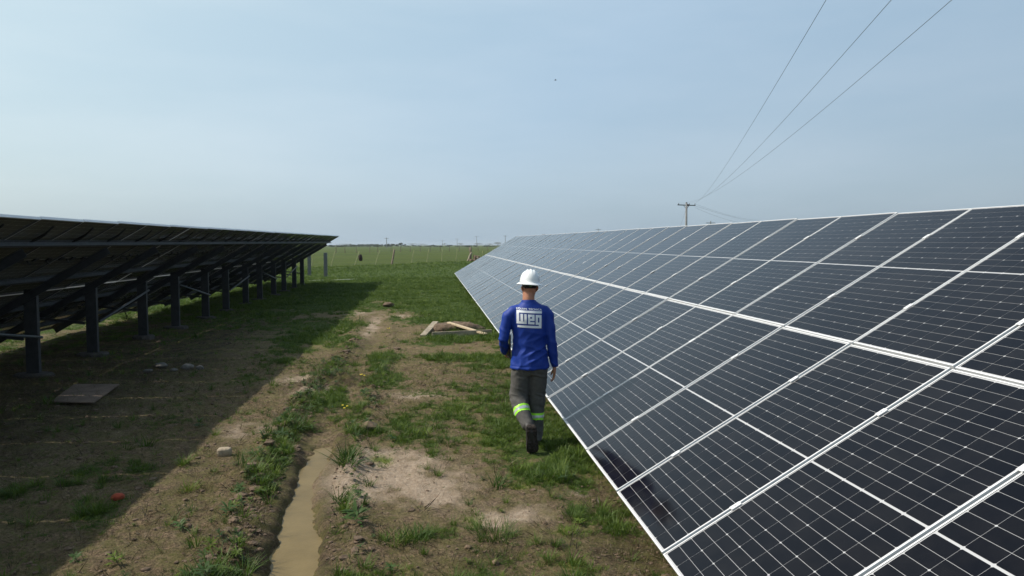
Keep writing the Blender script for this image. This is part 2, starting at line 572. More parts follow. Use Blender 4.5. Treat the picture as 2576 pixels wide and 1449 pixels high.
def height(x, y):
    x = np.asarray(x, float); y = np.asarray(y, float)
    z = base_z(y)
    near = 1 - smooth(14, 30, np.hypot(x, y))
    mid = 1 - smooth(40, 90, np.hypot(x, y))
    nB = fbm(x * 2.3, y * 2.3, seed=31, octv=4)
    nC = fbm(x * 8.0, y * 8.0, seed=41, octv=4, gain=0.6)
    z = z + 0.035 * fbm(x * 0.35, y * 0.35, seed=5, octv=3) * mid
    z = z + near * (0.030 * nB + 0.024 * np.abs(nC) + 0.012 * fbm(x * 21, y * 21, seed=47, octv=2))
    td = track_dx(x, y)
    fade = 1 - smooth(12, 24, y)
    wet = 1 - smooth(6.9, 8.5, y + .9 * nB + 2.2 * np.abs(td) + .5 * nC)
    wob = 0.07 * vnoise(y * 1.7, y * 0 + 3.3, seed=77) + 0.05 * vnoise(y * 5.1, x * 0 + 1.3, seed=78)
    half = 0.072 + 0.05 * vnoise(y * 0.8, y * 0, seed=79)
    rut = 1 - smooth(half, half + 0.11, np.abs(td + wob * 0.6 + .05 * nC))
    z = z - (0.026 + 0.074 * wet) * rut * fade
    lb = np.exp(-((td + 0.44 + wob) / 0.15) ** 2) * fade
    rb = np.exp(-((td - 0.40 + wob) / 0.12) ** 2) * fade
    z = z + lb * (0.055 + 0.06 * np.abs(nC) + 0.03 * nB) + rb * (0.028 + 0.04 * np.abs(nC))
    for (px, py, rx, ry, h) in ((870, 965, 40, 10, .10), (790, 972, 60, 8, .07), (978, 770, 16, 4, .10), (905, 868, 30, 12, .05), (925, 905, 30, 14, .05),
                                (1135, 832, 60, 7, .13), (1180, 645, 26, 5, 0.0), (600, 1215, 100, 20, .03), (520, 1290, 60, 20, .03)):
        z = z + blob(x, y, px, py, rx, ry) * h * (0.75 + 0.8 * np.abs(nC) + 0.4 * nB)
    fd = fence_d(x, y)
    onf = (smooth(-40, -20, x) * (1 - smooth(20, 50, x)))
    z = z + 0.26 * np.exp(-((fd - 3.2) / 1.6) ** 2) * onf * (0.75 + 0.5 * vnoise(x * 0.9, y * 0.9, seed=9)) * smooth(30, 42, y)
    return z


def lines(a, b, step, c0, grow, lo, hi):
    """positions: even steps in [a, b], growing outward to lo and hi"""
    core = list(np.arange(a, b, step))
    s, p, up = step, core[-1], []
    while p < hi:
        s *= grow; p += s; up.append(p)
    s, p, dn = step, core[0], []
    while p > lo:
        s *= grow; p -= s; dn.append(p)
    return np.array(dn[::-1] + core + up)


gx = lines(-6.0, 2.2, 0.030, 0, 1.045, -4200, 4200)
y1 = list(np.arange(2.2, 11.0, 0.034))
s, p = 0.034, y1[-1]
while p < 4200:
    s *= 1.0105 if p < 80 else 1.05
    p += s; y1.append(p)
s, p, dn = 0.034, y1[0], []
while p > -400:
    s *= 1.12; p -= s; dn.append(p)
gy = np.array(dn[::-1] + y1)
XX, YY = np.meshgrid(gx, gy)
ZZ = height(XX.ravel(), YY.ravel())
nxv, nyv = len(gx), len(gy)
me = bpy.data.meshes.new('ground')
verts = np.stack([XX.ravel(), YY.ravel(), ZZ], 1)
idx = np.arange(nxv * nyv).reshape(nyv, nxv)
quads = np.stack([idx[:-1, :-1].ravel(), idx[:-1, 1:].ravel(), idx[1:, 1:].ravel(), idx[1:, :-1].ravel()], 1)
me.vertices.add(len(verts)); me.vertices.foreach_set('co', verts.astype(np.float32).ravel())
me.loops.add(quads.size); me.loops.foreach_set('vertex_index', quads.astype(np.int32).ravel())
me.polygons.add(len(quads))
me.polygons.foreach_set('loop_start', np.arange(0, quads.size, 4, dtype=np.int32))
me.polygons.foreach_set('loop_total', np.full(len(quads), 4, dtype=np.int32))
me.update(calc_edges=True)
print('ground quads', len(quads))
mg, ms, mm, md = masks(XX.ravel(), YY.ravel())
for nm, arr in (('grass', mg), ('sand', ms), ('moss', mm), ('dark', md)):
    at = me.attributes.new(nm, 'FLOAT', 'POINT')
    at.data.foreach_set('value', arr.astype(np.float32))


def ground_mat():
    m, nt, b = mat('soil_and_turf')
    n, l = nt.nodes, nt.links
    geo = N(n, 'ShaderNodeNewGeometry')

    def at(nm):
        a = N(n, 'ShaderNodeAttribute'); a.attribute_name = nm
        return a.outputs['Fac']

    def noise(sc, det=6, rough=0.6, src=None):
        t = N(n, 'ShaderNodeTexNoise')
        t.inputs['Scale'].default_value = sc
        t.inputs['Detail'].default_value = det
        t.inputs['Roughness'].default_value = rough
        l.new(src or geo.outputs['Position'], t.inputs[0])
        return t.outputs['Fac']

    def ramp(f, a, b_, ca=(0, 0, 0), cb=(1, 1, 1)):
        r = N(n, 'ShaderNodeValToRGB')
        r.color_ramp.elements[0].position = a
        r.color_ramp.elements[1].position = b_
        r.color_ramp.elements[0].color = (*ca, 1)
        r.color_ramp.elements[1].color = (*cb, 1)
        l.new(f, r.inputs[0])
        return r.outputs[0]

    def mix(f, c1, c2, bt='MIX'):
        x = N(n, 'ShaderNodeMixRGB', blend_type=bt)
        for s_, v in (('Fac', f), ('Color1', c1), ('Color2', c2)):
            if isinstance(v, (int, float)): x.inputs[s_].default_value = v
            elif isinstance(v, tuple): x.inputs[s_].default_value = (*v, 1)
            else: l.new(v, x.inputs[s_])
        return x.outputs[0]

    def mth(op, a, b_):
        x = N(n, 'ShaderNodeMath', operation=op)
        for i, v in enumerate((a, b_)):
            if isinstance(v, (int, float)): x.inputs[i].default_value = v
            else: l.new(v, x.inputs[i])
        return x.outputs[0]

    soil = ramp(noise(2.3), 0.3, 0.72, (0.265, 0.182, 0.105), (0.42, 0.305, 0.190))
    soil = mix(ramp(noise(11, 8, 0.8), 0.40, 0.60), mix(0.45, soil, (0.07, 0.050, 0.034)), soil)
    soil = mix(ramp(noise(42, 5, 0.8), 0.40, 0.58), mix(0.85, soil, (0.045, 0.032, 0.022)), soil)
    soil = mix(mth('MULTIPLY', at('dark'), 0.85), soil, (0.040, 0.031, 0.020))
    soil = mix(at('sand'), soil, ramp(noise(24, 6, 0.7), 0.3, 0.65, (0.32, 0.235, 0.16), (0.52, 0.41, 0.305)))
    # thin green film of algae and seedlings on the soil
    film = ramp(noise(5, 9, 0.8), 0.42, 0.58)
    soil = mix(mth('MULTIPLY', mth('MULTIPLY', film, 0.68), mth('SUBTRACT', 1.0, at('sand'))), soil, (0.145, 0.138, 0.045))
    soil = mix(mth('MULTIPLY', at('moss'), 0.85), soil, (0.17, 0.22, 0.025))
    turf = ramp(noise(1.1, 8, 0.7), 0.32, 0.7, (0.045, 0.082, 0.013), (0.100, 0.145, 0.026))
    turf = mix(ramp(noise(16, 6, 0.8), 0.4, 0.62), mix(0.6, turf, (0.025, 0.03, 0.012)), turf)
    gm = mth('ADD', at('grass'), mth('MULTIPLY', mth('SUBTRACT', noise(20, 5, 0.7), 0.5), 1.3))
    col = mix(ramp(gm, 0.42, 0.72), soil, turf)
    # open pasture beyond the wire fence: short, cropped, yellower
    sepn = N(n, 'ShaderNodeSeparateXYZ'); l.new(geo.outputs['Position'], sepn.inputs[0])
    mpx = N(n, 'ShaderNodeMapping'); mpx.inputs['Scale'].default_value = (0.02, 0.06, 0.02)
    l.new(geo.outputs['Position'], mpx.inputs[0])
    big = noise(1.0, 6, 0.6, mpx.outputs[0])
    past = ramp(big, 0.3, 0.7, (0.056, 0.084, 0.008), (0.086, 0.110, 0.014))
    mp2 = N(n, 'ShaderNodeMapping'); mp2.inputs['Scale'].default_value = (0.35, 1.0, 1.0)
    l.new(geo.outputs['Position'], mp2.inputs[0])
    past = mix(ramp(noise(0.9, 8, 0.8, mp2.outputs[0]), 0.42, 0.60), mix(0.5, past, (0.035, 0.05, 0.016)), past)
    # fence line as a plane equation
    fx, fy = FENCE_B.x - FENCE_A.x, FENCE_B.y - FENCE_A.y
    L = math.hypot(fx, fy)
    d1 = mth('MULTIPLY', sepn.outputs['X'], -fy / L)
    d2 = mth('MULTIPLY', sepn.outputs['Y'], fx / L)
    dd = mth('ADD', mth('ADD', d1, d2), (FENCE_A.x * fy - FENCE_A.y * fx) / L)
    dd = mth('ADD', dd, mth('MULTIPLY', noise(0.5, 3), 2.0))
    far = ramp(mth('MULTIPLY', dd, 0.2), 0.0, 0.35)
    col = mix(far, col, past)
    l.new(col, b.inputs['Base Color'])
    b.inputs['Roughness'].default_value = 0.95
    b.inputs['Specular IOR Level'].default_value = 0.15
    hsum = mth('ADD', mth('MULTIPLY', noise(55, 8, 0.75), 0.6), mth('MULTIPLY', noise(9, 8, 0.7), 1.0))
    bp = N(n, 'ShaderNodeBump')
    bp.inputs['Strength'].default_value = 1.0
    bp.inputs['Distance'].default_value = 0.055
    l.new(hsum, bp.inputs['Height'])
    l.new(bp.outputs[0], b.inputs['Normal'])
    return m


ground = link('ground', me, ground_mat(), smooth=True)
tag(ground, kind='structure')


def hz(x, y):
    return float(height(np.array([x]), np.array([y]))[0])


# muddy water lying in the rut: a sheet whose rim is where the banks rise through it
wv, wf = [], []
ys = np.arange(2.0, 8.6, 0.12)
for i, y in enumerate(ys):
    cx = float(np.interp(y, TWY, TWX))
    for k in range(5):
        xx = cx + (k - 2) * 0.17
        lvl = float(base_z(y)) + 0.035 * float(fbm(np.array([cx * 0.35]), np.array([y * 0.35]), seed=5, octv=3)[0])
        wv.append((xx, y, lvl - 0.060))
    if i:
        b = (i - 1) * 5
        for k in range(4):
            wf.append((b + k, b + k + 1, b + 6 + k, b + 5 + k))
wme = bpy.data.meshes.new('muddy_water')
wme.from_pydata(wv, [], wf)
wm, wnt, wb = mat('silty_water')
tcw = N(wnt.nodes, 'ShaderNodeNewGeometry')
nw = N(wnt.nodes, 'ShaderNodeTexNoise'); nw.inputs['Scale'].default_value = 3.5; nw.inputs['Detail'].default_value = 8
nw.inputs['Roughness'].default_value = 0.7
wnt.links.new(tcw.outputs['Position'], nw.inputs[0])
rw = N(wnt.nodes, 'ShaderNodeValToRGB')
rw.color_ramp.elements[0].position = 0.35; rw.color_ramp.elements[0].color = (0.150, 0.106, 0.040, 1)
rw.color_ramp.elements[1].position = 0.7; rw.color_ramp.elements[1].color = (0.205, 0.148, 0.060, 1)
wnt.links.new(nw.outputs['Fac'], rw.inputs[0]); wnt.links.new(rw.outputs[0], wb.inputs['Base Color'])
nw2 = N(wnt.nodes, 'ShaderNodeTexNoise'); nw2.inputs['Scale'].default_value = 60; nw2.inputs['Detail'].default_value = 6
wnt.links.new(tcw.outputs['Position'], nw2.inputs[0])
bw = N(wnt.nodes, 'ShaderNodeBump'); bw.inputs['Strength'].default_value = 0.12; bw.inputs['Distance'].default_value = 0.01
wnt.links.new(nw2.outputs['Fac'], bw.inputs['Height']); wnt.links.new(bw.outputs[0], wb.inputs['Normal'])
wb.inputs['Roughness'].default_value = 0.38
wb.inputs['Specular IOR Level'].default_value = 0.18
tag(link('muddy_water', wme, wm), kind='structure')

# ------------------------------------------------------------------ solar arrays
TILT = R(30.7)
CT, ST = math.cos(TILT), math.sin(TILT)
PW, PL, GAP = 1.048, 2.10, 0.017          # along the row, up the slope, gap between panels
PITCHY, PITCHX = PW + GAP, PL + 0.018
CW, CH = 0.1692, 0.0853                   # half cell pitch: along row, up the slope
GP = 0.0021


def frame_mesh():
    m = MB()
    x, y, w, h = PL / 2, PW / 2, 0.010, 0.035
    m.box(-x, -x + w, -y, y, -h, 0).box(x - w, x, -y, y, -h, 0)
    m.box(-x + w, x - w, -y, -y + w, -h, 0).box(-x + w, x - w, y - w, y, -h, 0)
    # inner return flange at the foot of the frame
    m.box(-x + w, -x + 0.017, -y + w, y - w, -h, -h + .002).box(x - 0.017, x - w, -y + w, y - w, -h, -h + .002)
    return m.mesh('panel_frame')


FRAME_ME = frame_mesh()
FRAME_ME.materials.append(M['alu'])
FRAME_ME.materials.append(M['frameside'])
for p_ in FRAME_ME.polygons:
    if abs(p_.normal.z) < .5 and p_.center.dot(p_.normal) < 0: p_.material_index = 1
lm = MB().box(-PL / 2 + .009, PL / 2 - .009, -PW / 2 + .009, PW / 2 - .009, -0.008, -0.003).mesh('laminate')
lm.materials.append(M['sheet']); lm.materials.append(M['sheetback'])
for p_ in lm.polygons:
    if p_.normal.z < -0.5: p_.material_index = 1


def cell_corners(r, c):
    """(x0, x1, y0, y1, cut side) of half cell r (0..23, up the slope), c (0..5)"""
    xc = (r - 11.5) * CH + (0.006 if r >= 12 else -0.006)
    yc = (c - 2.5) * CW
    return xc, yc, (-1 if r % 2 == 0 else 1)


def add_cell(v, f, xc, yc, cut, z, flip=False):
    a, b_, k = (CH - GP) / 2, (CW - GP) / 2, 0.0065
    s = cut
    pts = [(-s * a, -b_), (s * (a - k), -b_), (s * a, -b_ + k), (s * a, b_ - k), (s * (a - k), b_), (-s * a, b_)]
    if s < 0: pts = pts[::-1]
    if flip: pts = pts[::-1]
    b0 = len(v)
    v += [(xc + p[0], yc + p[1], z) for p in pts]
    f.append(list(range(b0, b0 + 6)))


def cells_mesh(skip=()):
    v, f = [], []
    for r in range(24):
        for c in range(6):
            xc, yc, cut = cell_corners(r, c)
            if (r, c) not in skip:
                add_cell(v, f, xc, yc, cut, -0.0022)
            add_cell(v, f, xc, yc, cut, -0.0088, True)
    me = bpy.data.meshes.new('cells')
    me.from_pydata(v, [], f); me.update()
    me.materials.append(M['cell'])
    return me


CELLS_ME = cells_mesh()
SINGLE = {}
for cut in (-1, 1):
    v, f = [], []
    add_cell(v, f, 0, 0, cut, 0)
    me = bpy.data.meshes.new('solar_cell'); me.from_pydata(v, [], f); me.update()
    me.materials.append(M['cell'])
    SINGLE[cut] = me

jb = MB().box(-.03, .03, -.045, .045, -.028, -.009).mesh('junction_box'); jb.materials.append(M['black'])
clampm = MB().box(-.035, .035, -.019, .019, 0.0, 0.005).tube([(0, 0, .005), (0, 0, .011)], .007, 6).mesh('clamp')
clampm.materials.append(M['alu'])
barpairm = MB().tube([(-.20, .03, -.02), (-.1, .02, -.035), (.05, .0, -.04), (.18, -.02, -.02)], .012, 6) \
            .tube([(-.20, .07, -.02), (-.1, .06, -.04), (.02, .045, -.04), (.08, .0, -.03)], .012, 6).mesh('dark_bar_pair')
barpairm.materials.append(M['black'])  # two dark bent bars on the back of each upper panel
SOLAR = []


def solar_array(name, label, xlow, clear, y0, n, post_ys, postx, wires):
    root = empty(name, (xlow, y0, float(base_z(y0))))
    tag(root, label, 'solar array', 'long tilted solar arrays')
    nearest = []
    rot = Euler((0, -TILT, 0)).to_matrix()

    def plane(s_, y, d=0.0):
        """point s_ metres up the slope, y along the row, d below the glass (root coordinates)"""
        zz = clear + float(base_z(y0 + y)) - float(base_z(y0))
        return Vector((s_ * CT + d * ST, y, zz + s_ * ST - d * CT))

    panels = []
    for i in range(n):
        for j in range(2):
            yc = (i + 0.5) * PITCHY
            c = plane(PL / 2 + j * PITCHX, yc)
            p = link('solar_panel', FRAME_ME, None, root)
            p.location = c + Vector((0, 0, random.uniform(-.003, .003)))
            p.rotation_euler = (R(random.uniform(-.2, .2)), -TILT + R(random.uniform(-.2, .2)), 0)
            link('laminate', lm, None, p)
            panels.append((p, i, j, c))
            if wires:
                for q in (-.35, 0, .35):
                    o = link('junction_box', jb, None, p); o.location = (random.uniform(-.01, .01), q, 0)
                if j == 1:
                    o = link('dark_bar_pair', barpairm, None, p, (.72, .02, -.012))
    # which cells show largest: they become objects of their own
    cand = []
    for k, (p, i, j, c) in enumerate(panels):
        wc = root.location + c
        if (wc - CAM).length > 9: continue
        for r in range(24):
            for cc in range(6):
                xc, yc, cut = cell_corners(r, cc)
                w = root.location + c + rot @ Vector((xc, yc, 0))
                q = cam_m.inverted() @ w
                if q.z > -0.5: continue
                u, v_ = q.x / -q.z * FPX, q.y / -q.z * FPX
                if abs(u) > 1310 or abs(v_) > 745: continue
                nrm = rot @ Vector((0, 0, 1))
                d = CAM - w
                cand.append((-(d.normalized().dot(nrm)) / d.length_squared, k, r, cc))
    cand.sort()
    pick = {}
    if not wires:
        for _, k, r, cc in cand[:300]:
            pick.setdefault(k, set()).add((r, cc))
    for k, (p, i, j, c) in enumerate(panels):
        if k in pick:
            o = link('cell_grid', cells_mesh(pick[k]), None, p)
            for (r, cc) in pick[k]:
                xc, yc, cut = cell_corners(r, cc)
                link('solar_cell', SINGLE[cut], None, p, (xc, yc, -0.0022))
        else:
            o = link('cell_grid', CELLS_ME, None, p)
        o['kind'] = 'stuff'
    # clamps where the panels meet over the purlins
    for s_ in (0.52, 1.58, 0.52 + PITCHX, 1.58 + PITCHX):
        for i in range(n + 1):
            o = link('panel_clamp', clampm, None, root)
            yy = i * PITCHY - (GAP / 2 if 0 < i else GAP / 2)
            o.location = plane(s_, i * PITCHY)
            o.rotation_euler = (0, -TILT, 0)
    # purlins
    L = n * PITCHY
    for s_ in (0.52, 1.58, 0.52 + PITCHX, 1.58 + PITCHX):
        mb = MB()
        k = 6
        for q in range(k):
            ya, yb = L * q / k + .001, L * (q + 1) / k - .001
            a, b_ = plane(s_, ya, .077), plane(s_, yb, .077)
            up = rot @ Vector((0, 0, 1))
            mb.bar(a, b_, 0.006, 0.080, up)
            for dd in (.0385, .1165):
                off = (rot @ Vector((1, 0, 0))) * 0.0225
                mb.bar(plane(s_, ya, dd) + off, plane(s_, yb, dd) + off, 0.039, 0.005, up)
        mb.build('purlin', M['galv'], root)
    # posts, rafters, braces, footings
    prev = None
    for q, yw in enumerate(post_ys):
        y = yw - y0
        zg = hz(xlow + postx, yw) - float(base_z(y0))
        ztop = plane(postx / CT, y, .255).z
        mb = MB()
        hw, dp, th = 0.086, 0.070, 0.005
        mb.box(postx - hw, postx + hw, y - th / 2 - .04, y + th / 2 - .04, zg - .3, ztop + .1)       # web of the channel
        mb.box(postx + hw, postx + hw + .006, y - .0425, y - .04 + dp, zg - .3, ztop + .06)
        mb.box(postx - hw - .006, postx - hw, y - .0425, y - .04 + dp, zg - .3, ztop + .04)
        mb.build('post', M['darksteel'], root)
        a, b_ = plane(0.30, y - .055, .187), plane(3.69, y - .055, .187)
        up = rot @ Vector((0, 0, 1))
        rb = MB().bar(a, b_, .006, .115, up)
        for dd in (.131, .243):
            rb.bar(plane(.30, y - .080, dd), plane(3.69, y - .080, dd), .045, .005, up)
        rb.build('rafter', M['darksteel'], root)
        MB().bar((postx - .08, y - .10, zg + .60), (1.0, y - .10, zg + .72), .045, .045).build('knee_brace', M['darksteel'], root)
        ft = MB()
        sx, sy = random.uniform(.22, .30), random.uniform(.16, .22)
        ft.tube([(postx, y, zg - .15), (postx, y, zg + .035), (postx, y, zg + .06)], [(sx, sy), (sx, sy), (sx * .9, sy * .85)], 9)
        fo = ft.build('footing', M['concrete'], root)
    bays = BRACES
    for (qa, ha, qb, hb) in bays:
        if qb < len(post_ys):
            ya, yb = post_ys[qa] - y0, post_ys[qb] - y0
            za = hz(xlow + postx, post_ys[qa]) - float(base_z(y0)); zb = hz(xlow + postx, post_ys[qb]) - float(base_z(y0))
            MB().tube([(postx + .13, ya, za + ha), (postx + .13, yb, zb + hb)], .022, 8).build('diagonal_brace', M['galv'], root, smooth=True)
    if wires:
        # string cable slung along the middle of the upper row
        for srow in (0.5 * PL, 1.5 * PL + .022):
            v = []
            mb = MB()
            for i in range(n):
                pts = []
                for t in np.linspace(0, 1, 5):
                    pp = plane(srow - .04 * math.sin(t * math.pi), (i + t) * PITCHY, .03 + .03 * math.sin(t * math.pi))
                    pts.append(pp)
                mb.tube(pts, .005, 5, cap=False)
                for t in (.3, .75):
                    a = plane(srow, (i + t) * PITCHY, .035)
                    mb.bar(a, a + Vector((-.05, .16, -.05)), .02, .02)
            mb.build('string_cable', M['black'], root)
    return root


# posts of the left array stand in alternating bays
py_ = [11.75]
for q in range(11):
    py_.append(py_[-1] + (1.96 if q % 2 == 0 else 2.30))
pre = [py_[0]]
for q in range(6):
    pre.insert(0, pre[0] - (2.30 if q % 2 == 0 else 1.96))
LEFT_POSTS = pre[:-1] + py_
o_ = len(pre) - 1                            # index of the first post in view
BRACES = [(o_ - 5, 1.03, o_ - 4, .62)] + [(o_ + a, ha, o_ + a + 1, hb) for a, ha, hb in
          ((-3, .62, 1.03), (-1, 1.0, .61), (1, .62, 1.02), (3, 1.04, .64), (5, .63, .95), (7, 1.0, .64), (9, .62, 1.0))]
NL = 36
LEFT_END = 36.75
left = solar_array('solar_array', 'solar array at left seen from behind, its dark underside on steel posts', -8.20, 0.22,
                   LEFT_END - NL * PITCHY, NL, [p for p in LEFT_POSTS], 2.10, True)
RIGHT_Y0 = 4.03 - 6 * PITCHY
BR2 = BRACES
RP = [RIGHT_Y0 + .8 + 2.13 * q for q in range(21)]
right = solar_array('solar_array', 'solar array at right showing its gridded glass faces and white frames', 1.35, 0.24,
                    RIGHT_Y0, 42, RP, 2.10, False)

# ------------------------------------------------------------------ the walking man
def melt(mb, name, voxel, smooth_it=4, factor=0.5):
    """fuse overlapping closed tubes into one continuous skin"""
    me = mb.mesh(name + '_raw')
    o = bpy.data.objects.new(name, me)
    COL.objects.link(o)
    m1 = o.modifiers.new('r', 'REMESH'); m1.mode = 'VOXEL'; m1.voxel_size = voxel
    m2 = o.modifiers.new('s', 'SMOOTH'); m2.iterations = smooth_it; m2.factor = factor
    dg = bpy.context.evaluated_depsgraph_get()
    out = bpy.data.meshes.new_from_object(o.evaluated_get(dg))
    bpy.data.objects.remove(o)
    bpy.data.meshes.remove(me)
    out.name = name
    return out


def coords(me):
    a = np.empty(len(me.vertices) * 3, np.float32); me.vertices.foreach_get('co', a)
    nn = np.empty(len(me.vertices) * 3, np.float32); me.vertices.foreach_get('normal', nn)
    return a.reshape(-1, 3).astype(float), nn.reshape(-1, 3).astype(float)


def displace(me, fn):
    c, n_ = coords(me)
    c = c + n_ * fn(c)[:, None]
    me.vertices.foreach_set('co', c.astype(np.float32).ravel())
    me.update()


def cut_mesh(me, name, keep, offset=0.0):
    """a copy of the faces for which keep(centre) holds, moved out along the normals"""
    bm = bmesh.new(); bm.from_mesh(me)
    nr = {v.index: v.normal.copy() for v in bm.verts}
    for v in bm.verts: v.co += nr[v.index] * offset
    kill = [f for f in bm.faces if not keep(f.calc_center_median())]
    bmesh.ops.delete(bm, geom=kill, context='FACES')
    out = bpy.data.meshes.new(name)
    bm.to_mesh(out); bm.free()
    out.materials.clear()
    return out


M['skin'] = simple('tanned_skin', (0.44, 0.20, 0.12), rough=0.5, nscale=25, namp=0.12)
M['hair'] = simple('short_dark_hair', (0.022, 0.016, 0.012), rough=0.85, nscale=90, namp=0.5, bump=0.8, bscale=260)
M['shirt'] = simple('royal_blue_polyester', (0.004, 0.034, 0.26), rough=0.58, spec=0.35, nscale=8, namp=0.12, bump=.15, bscale=220)
M['pants'] = simple('grey_work_cloth', (0.080, 0.076, 0.069), rough=0.9, nscale=30, namp=0.18, bump=0.25, bscale=160)
M['lime'] = simple('lime_reflective_tape', (0.42, 0.95, 0.06), rough=0.5)
M['silver'] = simple('silver_reflective_tape', (0.66, 0.70, 0.68), rough=0.35, metal=0.3)
M['boot'] = simple('black_work_boot', (0.02, 0.018, 0.016), rough=0.6, nscale=25, namp=0.4)
M['sole'] = simple('muddy_boot_sole', (0.028, 0.020, 0.015), rough=0.9, nscale=40, namp=0.6, bump=0.8, bscale=70)
M['helmet'] = simple('white_helmet_shell', (0.80, 0.81, 0.80), rough=0.28, coat=0.3)
M['harness'] = simple('grey_plastic_harness', (0.16, 0.17, 0.16), rough=0.5)
M['greenknob'] = simple('green_plastic_knob', (0.05, 0.16, 0.05), rough=0.5)
M['print'] = simple('white_screen_print', (0.86, 0.88, 0.90), rough=0.6)
M['eye'] = simple('eye_white', (0.7, 0.7, 0.7), rough=0.2)

b = MB()
# torso, neck, head
b.tube([(0, -.01, .84), (0, 0, .95), (0, 0, 1.1), (0, 0, 1.25), (0, 0, 1.36), (0, .0, 1.42), (-.008, .0, 1.455), (-.012, 0, 1.475)],
       [(.14, .085), (.13, .08), (.13, .08), (.15, .08), (.15, .075), (.11, .06), (.07, .055), (.060, .055)], 20)
b.tube([(-.012, -.005, 1.42), (-.012, .0, 1.50), (-.008, .015, 1.56), (-.004, .02, 1.60)], [(.064, .064), (.061, .064), (.062, .068), (.06, .07)], 18)
b.tube([(0, .055, 1.505), (0, .05, 1.53), (0, .042, 1.57), (0, .03, 1.62), (0, .025, 1.67), (0, .02, 1.71), (0, .02, 1.745), (0, .02, 1.76)],
       [(.035, .045), (.055, .07), (.068, .088), (.075, .097), (.077, .10), (.070, .09), (.045, .06), (.015, .02)], 20)
b.tube([(0, .135, 1.625), (0, .152, 1.60), (0, .150, 1.585)], [.007, .013, .010], 8)            # nose
for s in (-1, 1):
    b.tube([(s * .070, .005, 1.575), (s * .083, -.002, 1.60), (s * .084, -.004, 1.62), (s * .074, .008, 1.632)], [.006, (.006, .016), (.007, .018), .008], 8)
# arms
LA = [(-.165, 0, 1.37), (-.215, -.005, 1.33), (-.250, -.012, 1.21), (-.268, -.02, 1.09), (-.262, .02, 1.05), (-.245, .09, .98), (-.232, .17, .925)]
RA = [(.150, 0, 1.37), (.185, 0, 1.33), (.205, -.008, 1.20), (.222, -.015, 1.07), (.240, .0, .95), (.256, .012, .84), (.262, .02, .79)]
b.tube(LA, [.035, .040, .038, .034, .034, .031, .024], 12)
b.tube(RA, [.035, .040, .038, .034, .033, .029, .024], 12)
# right hand, relaxed, fingers slightly curled towards the leg
b.tube([(.262, .02, .80), (.263, .022, .775), (.263, .028, .74), (.260, .032, .705)], [(.022, .024), (.016, .034), (.014, .042), (.011, .040)], 12)
for k, (dy, L) in enumerate(((-.030, .80), (-.010, .95), (.012, 1.0), (.033, .92))):
    y = .032 + dy
    b.tube([(.261, y, .712), (.256, y + .002, .712 - .040 * L), (.243, y + .004, .712 - .062 * L), (.226, y + .004, .712 - .074 * L)], [.0088, .0084, .0078, .0066], 8)
b.tube([(.258, .050, .765), (.250, .080, .738), (.242, .092, .712), (.236, .094, .694)], [.012, .0105, .0095, .0075], 8)
# left hand round the lower edge of the tablet
b.tube([(-.232, .17, .93), (-.226, .20, .912), (-.222, .235, .895)], [(.022, .026), (.016, .034), (.013, .036)], 12)
for k in range(4):
    y = .205 + .020 * k
    b.tube([(-.221, y, .895), (-.213, y + .004, .876), (-.196, y + .006, .868), (-.180, y + .006, .874)], [.0088, .0084, .0078, .0066], 8)
b.tube([(-.222, .19, .925), (-.212, .215, .948), (-.208, .235, .962)], [.012, .0105, .008], 8)
# legs
b.tube([(.08, -.01, .86), (.085, .01, .65), (.085, .03, .47), (.072, .02, .27), (.062, .0, .09), (.062, 0, .06)], [.085, .07, .052, .045, .034, .036], 12)
b.tube([(-.08, -.01, .86), (-.10, .0, .65), (-.112, .02, .50), (-.09, -.10, .40), (-.05, -.24, .27), (-.035, -.29, .24)], [.085, .07, .052, .045, .034, .036], 12)
P0 = G(1332, 1117)
P0.z = hz(P0.x, P0.y) - .012
body_me = melt(b, 'person', 0.006, 3)
man = link('person', body_me, M['skin'], None, P0, smooth=True)
tag(man, 'man in white helmet, blue long-sleeved shirt and grey trousers walking away beside the panels', 'person')


def wear(name, me, mat_, parent=None):
    return link(name, me, mat_, parent or man, None, smooth=True)


for s in (-1, 1):
    eb = MB().tube([(s * .03, .112, 1.632), (s * .03, .118, 1.632), (s * .03, .1215, 1.632)], [.012, .010, .003], 10)
    wear('eye', eb.mesh('eye'), M['eye'])
hair = MB()
hair.tube([(0, .0, 1.60), (0, .003, 1.62), (0, .008, 1.66), (0, .013, 1.71), (0, .018, 1.75)], [(.061, .072), (.071, .082), (.079, .088), (.071, .083), (.04, .05)], 20)
hm = melt(hair, 'hair', 0.006, 3)
displace(hm, lambda c: 0.0015 * vnoise(c[:, 0] * 120, c[:, 1] * 120, c[:, 2] * 120))
wear('hair', hm, M['hair'])
bd = MB()
bd.tube([(0, .095, 1.50), (0, .085, 1.525), (0, .065, 1.555), (0, .05, 1.585)], [(.035, .025), (.054, .045), (.067, .055), (.0705, .052)], 16)
wear('beard', melt(bd, 'beard', 0.006, 2), M['hair'])

